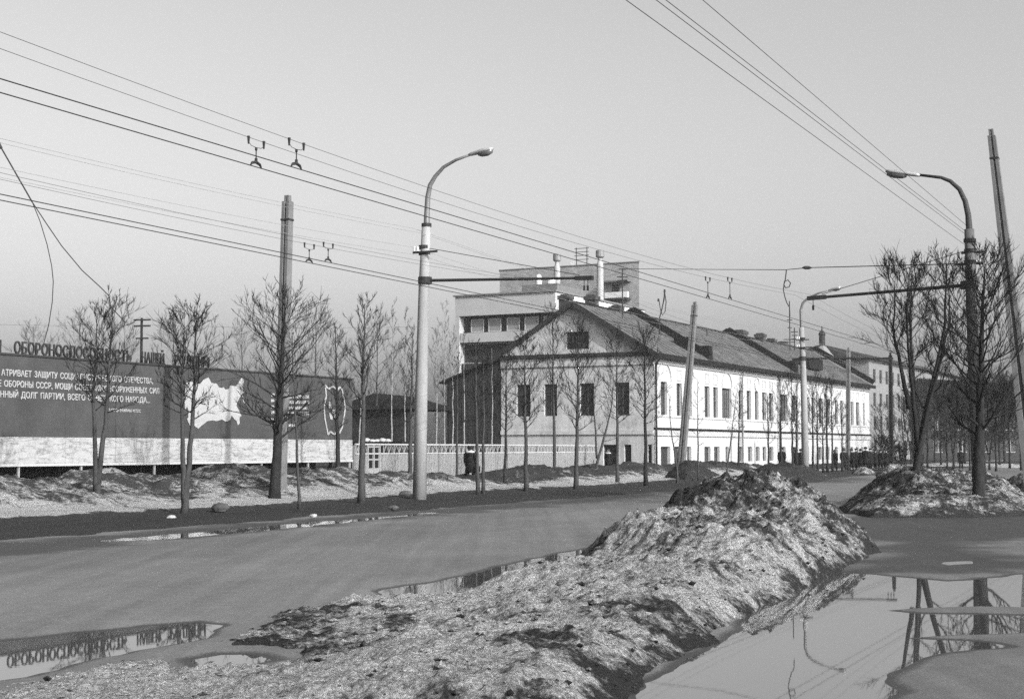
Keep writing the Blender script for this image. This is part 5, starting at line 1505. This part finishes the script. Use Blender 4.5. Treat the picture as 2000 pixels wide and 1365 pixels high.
person('walker in a long black coat with pale fur collar seen from behind', pb_(919, 73, .28), R(-25), collar='fur_l', hat='fur', coat_len=.42, bag=True, height=1.70).scale = (1.2, 1.2, 1)
person('person in black with a light headscarf standing at the gable doorway', pb_(1188, 106), R(160), hat='scarf', coat_len=.6, collar='fur_l')
person('person in a black coat and peaked cap walking before the facade', pb_(1527, 112), R(-20), hat='cap', coat_len=.55, height=1.78)
person('person standing just left of the far street lamp', pb_(1555, 113), R(60), hat='fur', coat_len=.6)
person('person half hidden behind the far street lamp', pb_(1564, 114), R(-30), hat='fur')
person('stooping figure in dark clothes right of the far street lamp', pb_(1631, 113), R(-60), hat='scarf', height=1.66)
person('person left of the thin pole with the plate', pb_(1648, 117), R(-25), hat='fur')
cl = ['leftmost person of the crowd at the end of the facade', 'second person from the left in the crowd', 'third person in the crowd wearing a tall hat', 'tall broad person in the middle of the crowd', 'person right of the tall one in the crowd', 'person right of the white snow lumps in the crowd', 'second last person in the crowd', 'rightmost person of the crowd']
for k, (px, Y, hh) in enumerate([(1663, 118, 1.7), (1672, 119, 1.74), (1681, 117, 1.7), (1691, 116, 1.85), (1700, 118, 1.75), (1710, 119, 1.68), (1720, 120, 1.66), (1731, 121, 1.64)]):
    person(cl[k], pb_(px, Y), R(-30 + 55 * k), hat=('fur', 'cap', 'fur')[k % 3], height=hh, coat_len=.5)
person('lone person standing left of the far right trees behind the heap', pb_(1798, 112), R(20), hat='fur')
person('lone person on the far road before the snow patch', pb_(1877, 128), R(-20), hat='fur')

# ------------------------------------------------------------------ thin spring haze
hz = MB().hexa([(-420, -60, -1.2), (520, -60, -1.2), (520, 560, -1.2), (-420, 560, -1.2), (-420, -60, 34), (520, -60, 34), (520, 560, 34), (-420, 560, 34)])
hm = bpy.data.materials.new('haze'); hm.use_nodes = True
hn = hm.node_tree.nodes; hn.clear()
ho = hn.new('ShaderNodeOutputMaterial'); hv = hn.new('ShaderNodeVolumePrincipled')
hv.inputs['Color'].default_value = (.9, .9, .9, 1); hv.inputs['Density'].default_value = 0.0002; hv.inputs['Anisotropy'].default_value = 0.0
hm.node_tree.links.new(hv.outputs[0], ho.inputs['Volume'])
finish(hz.build('haze', hm), kind='stuff')
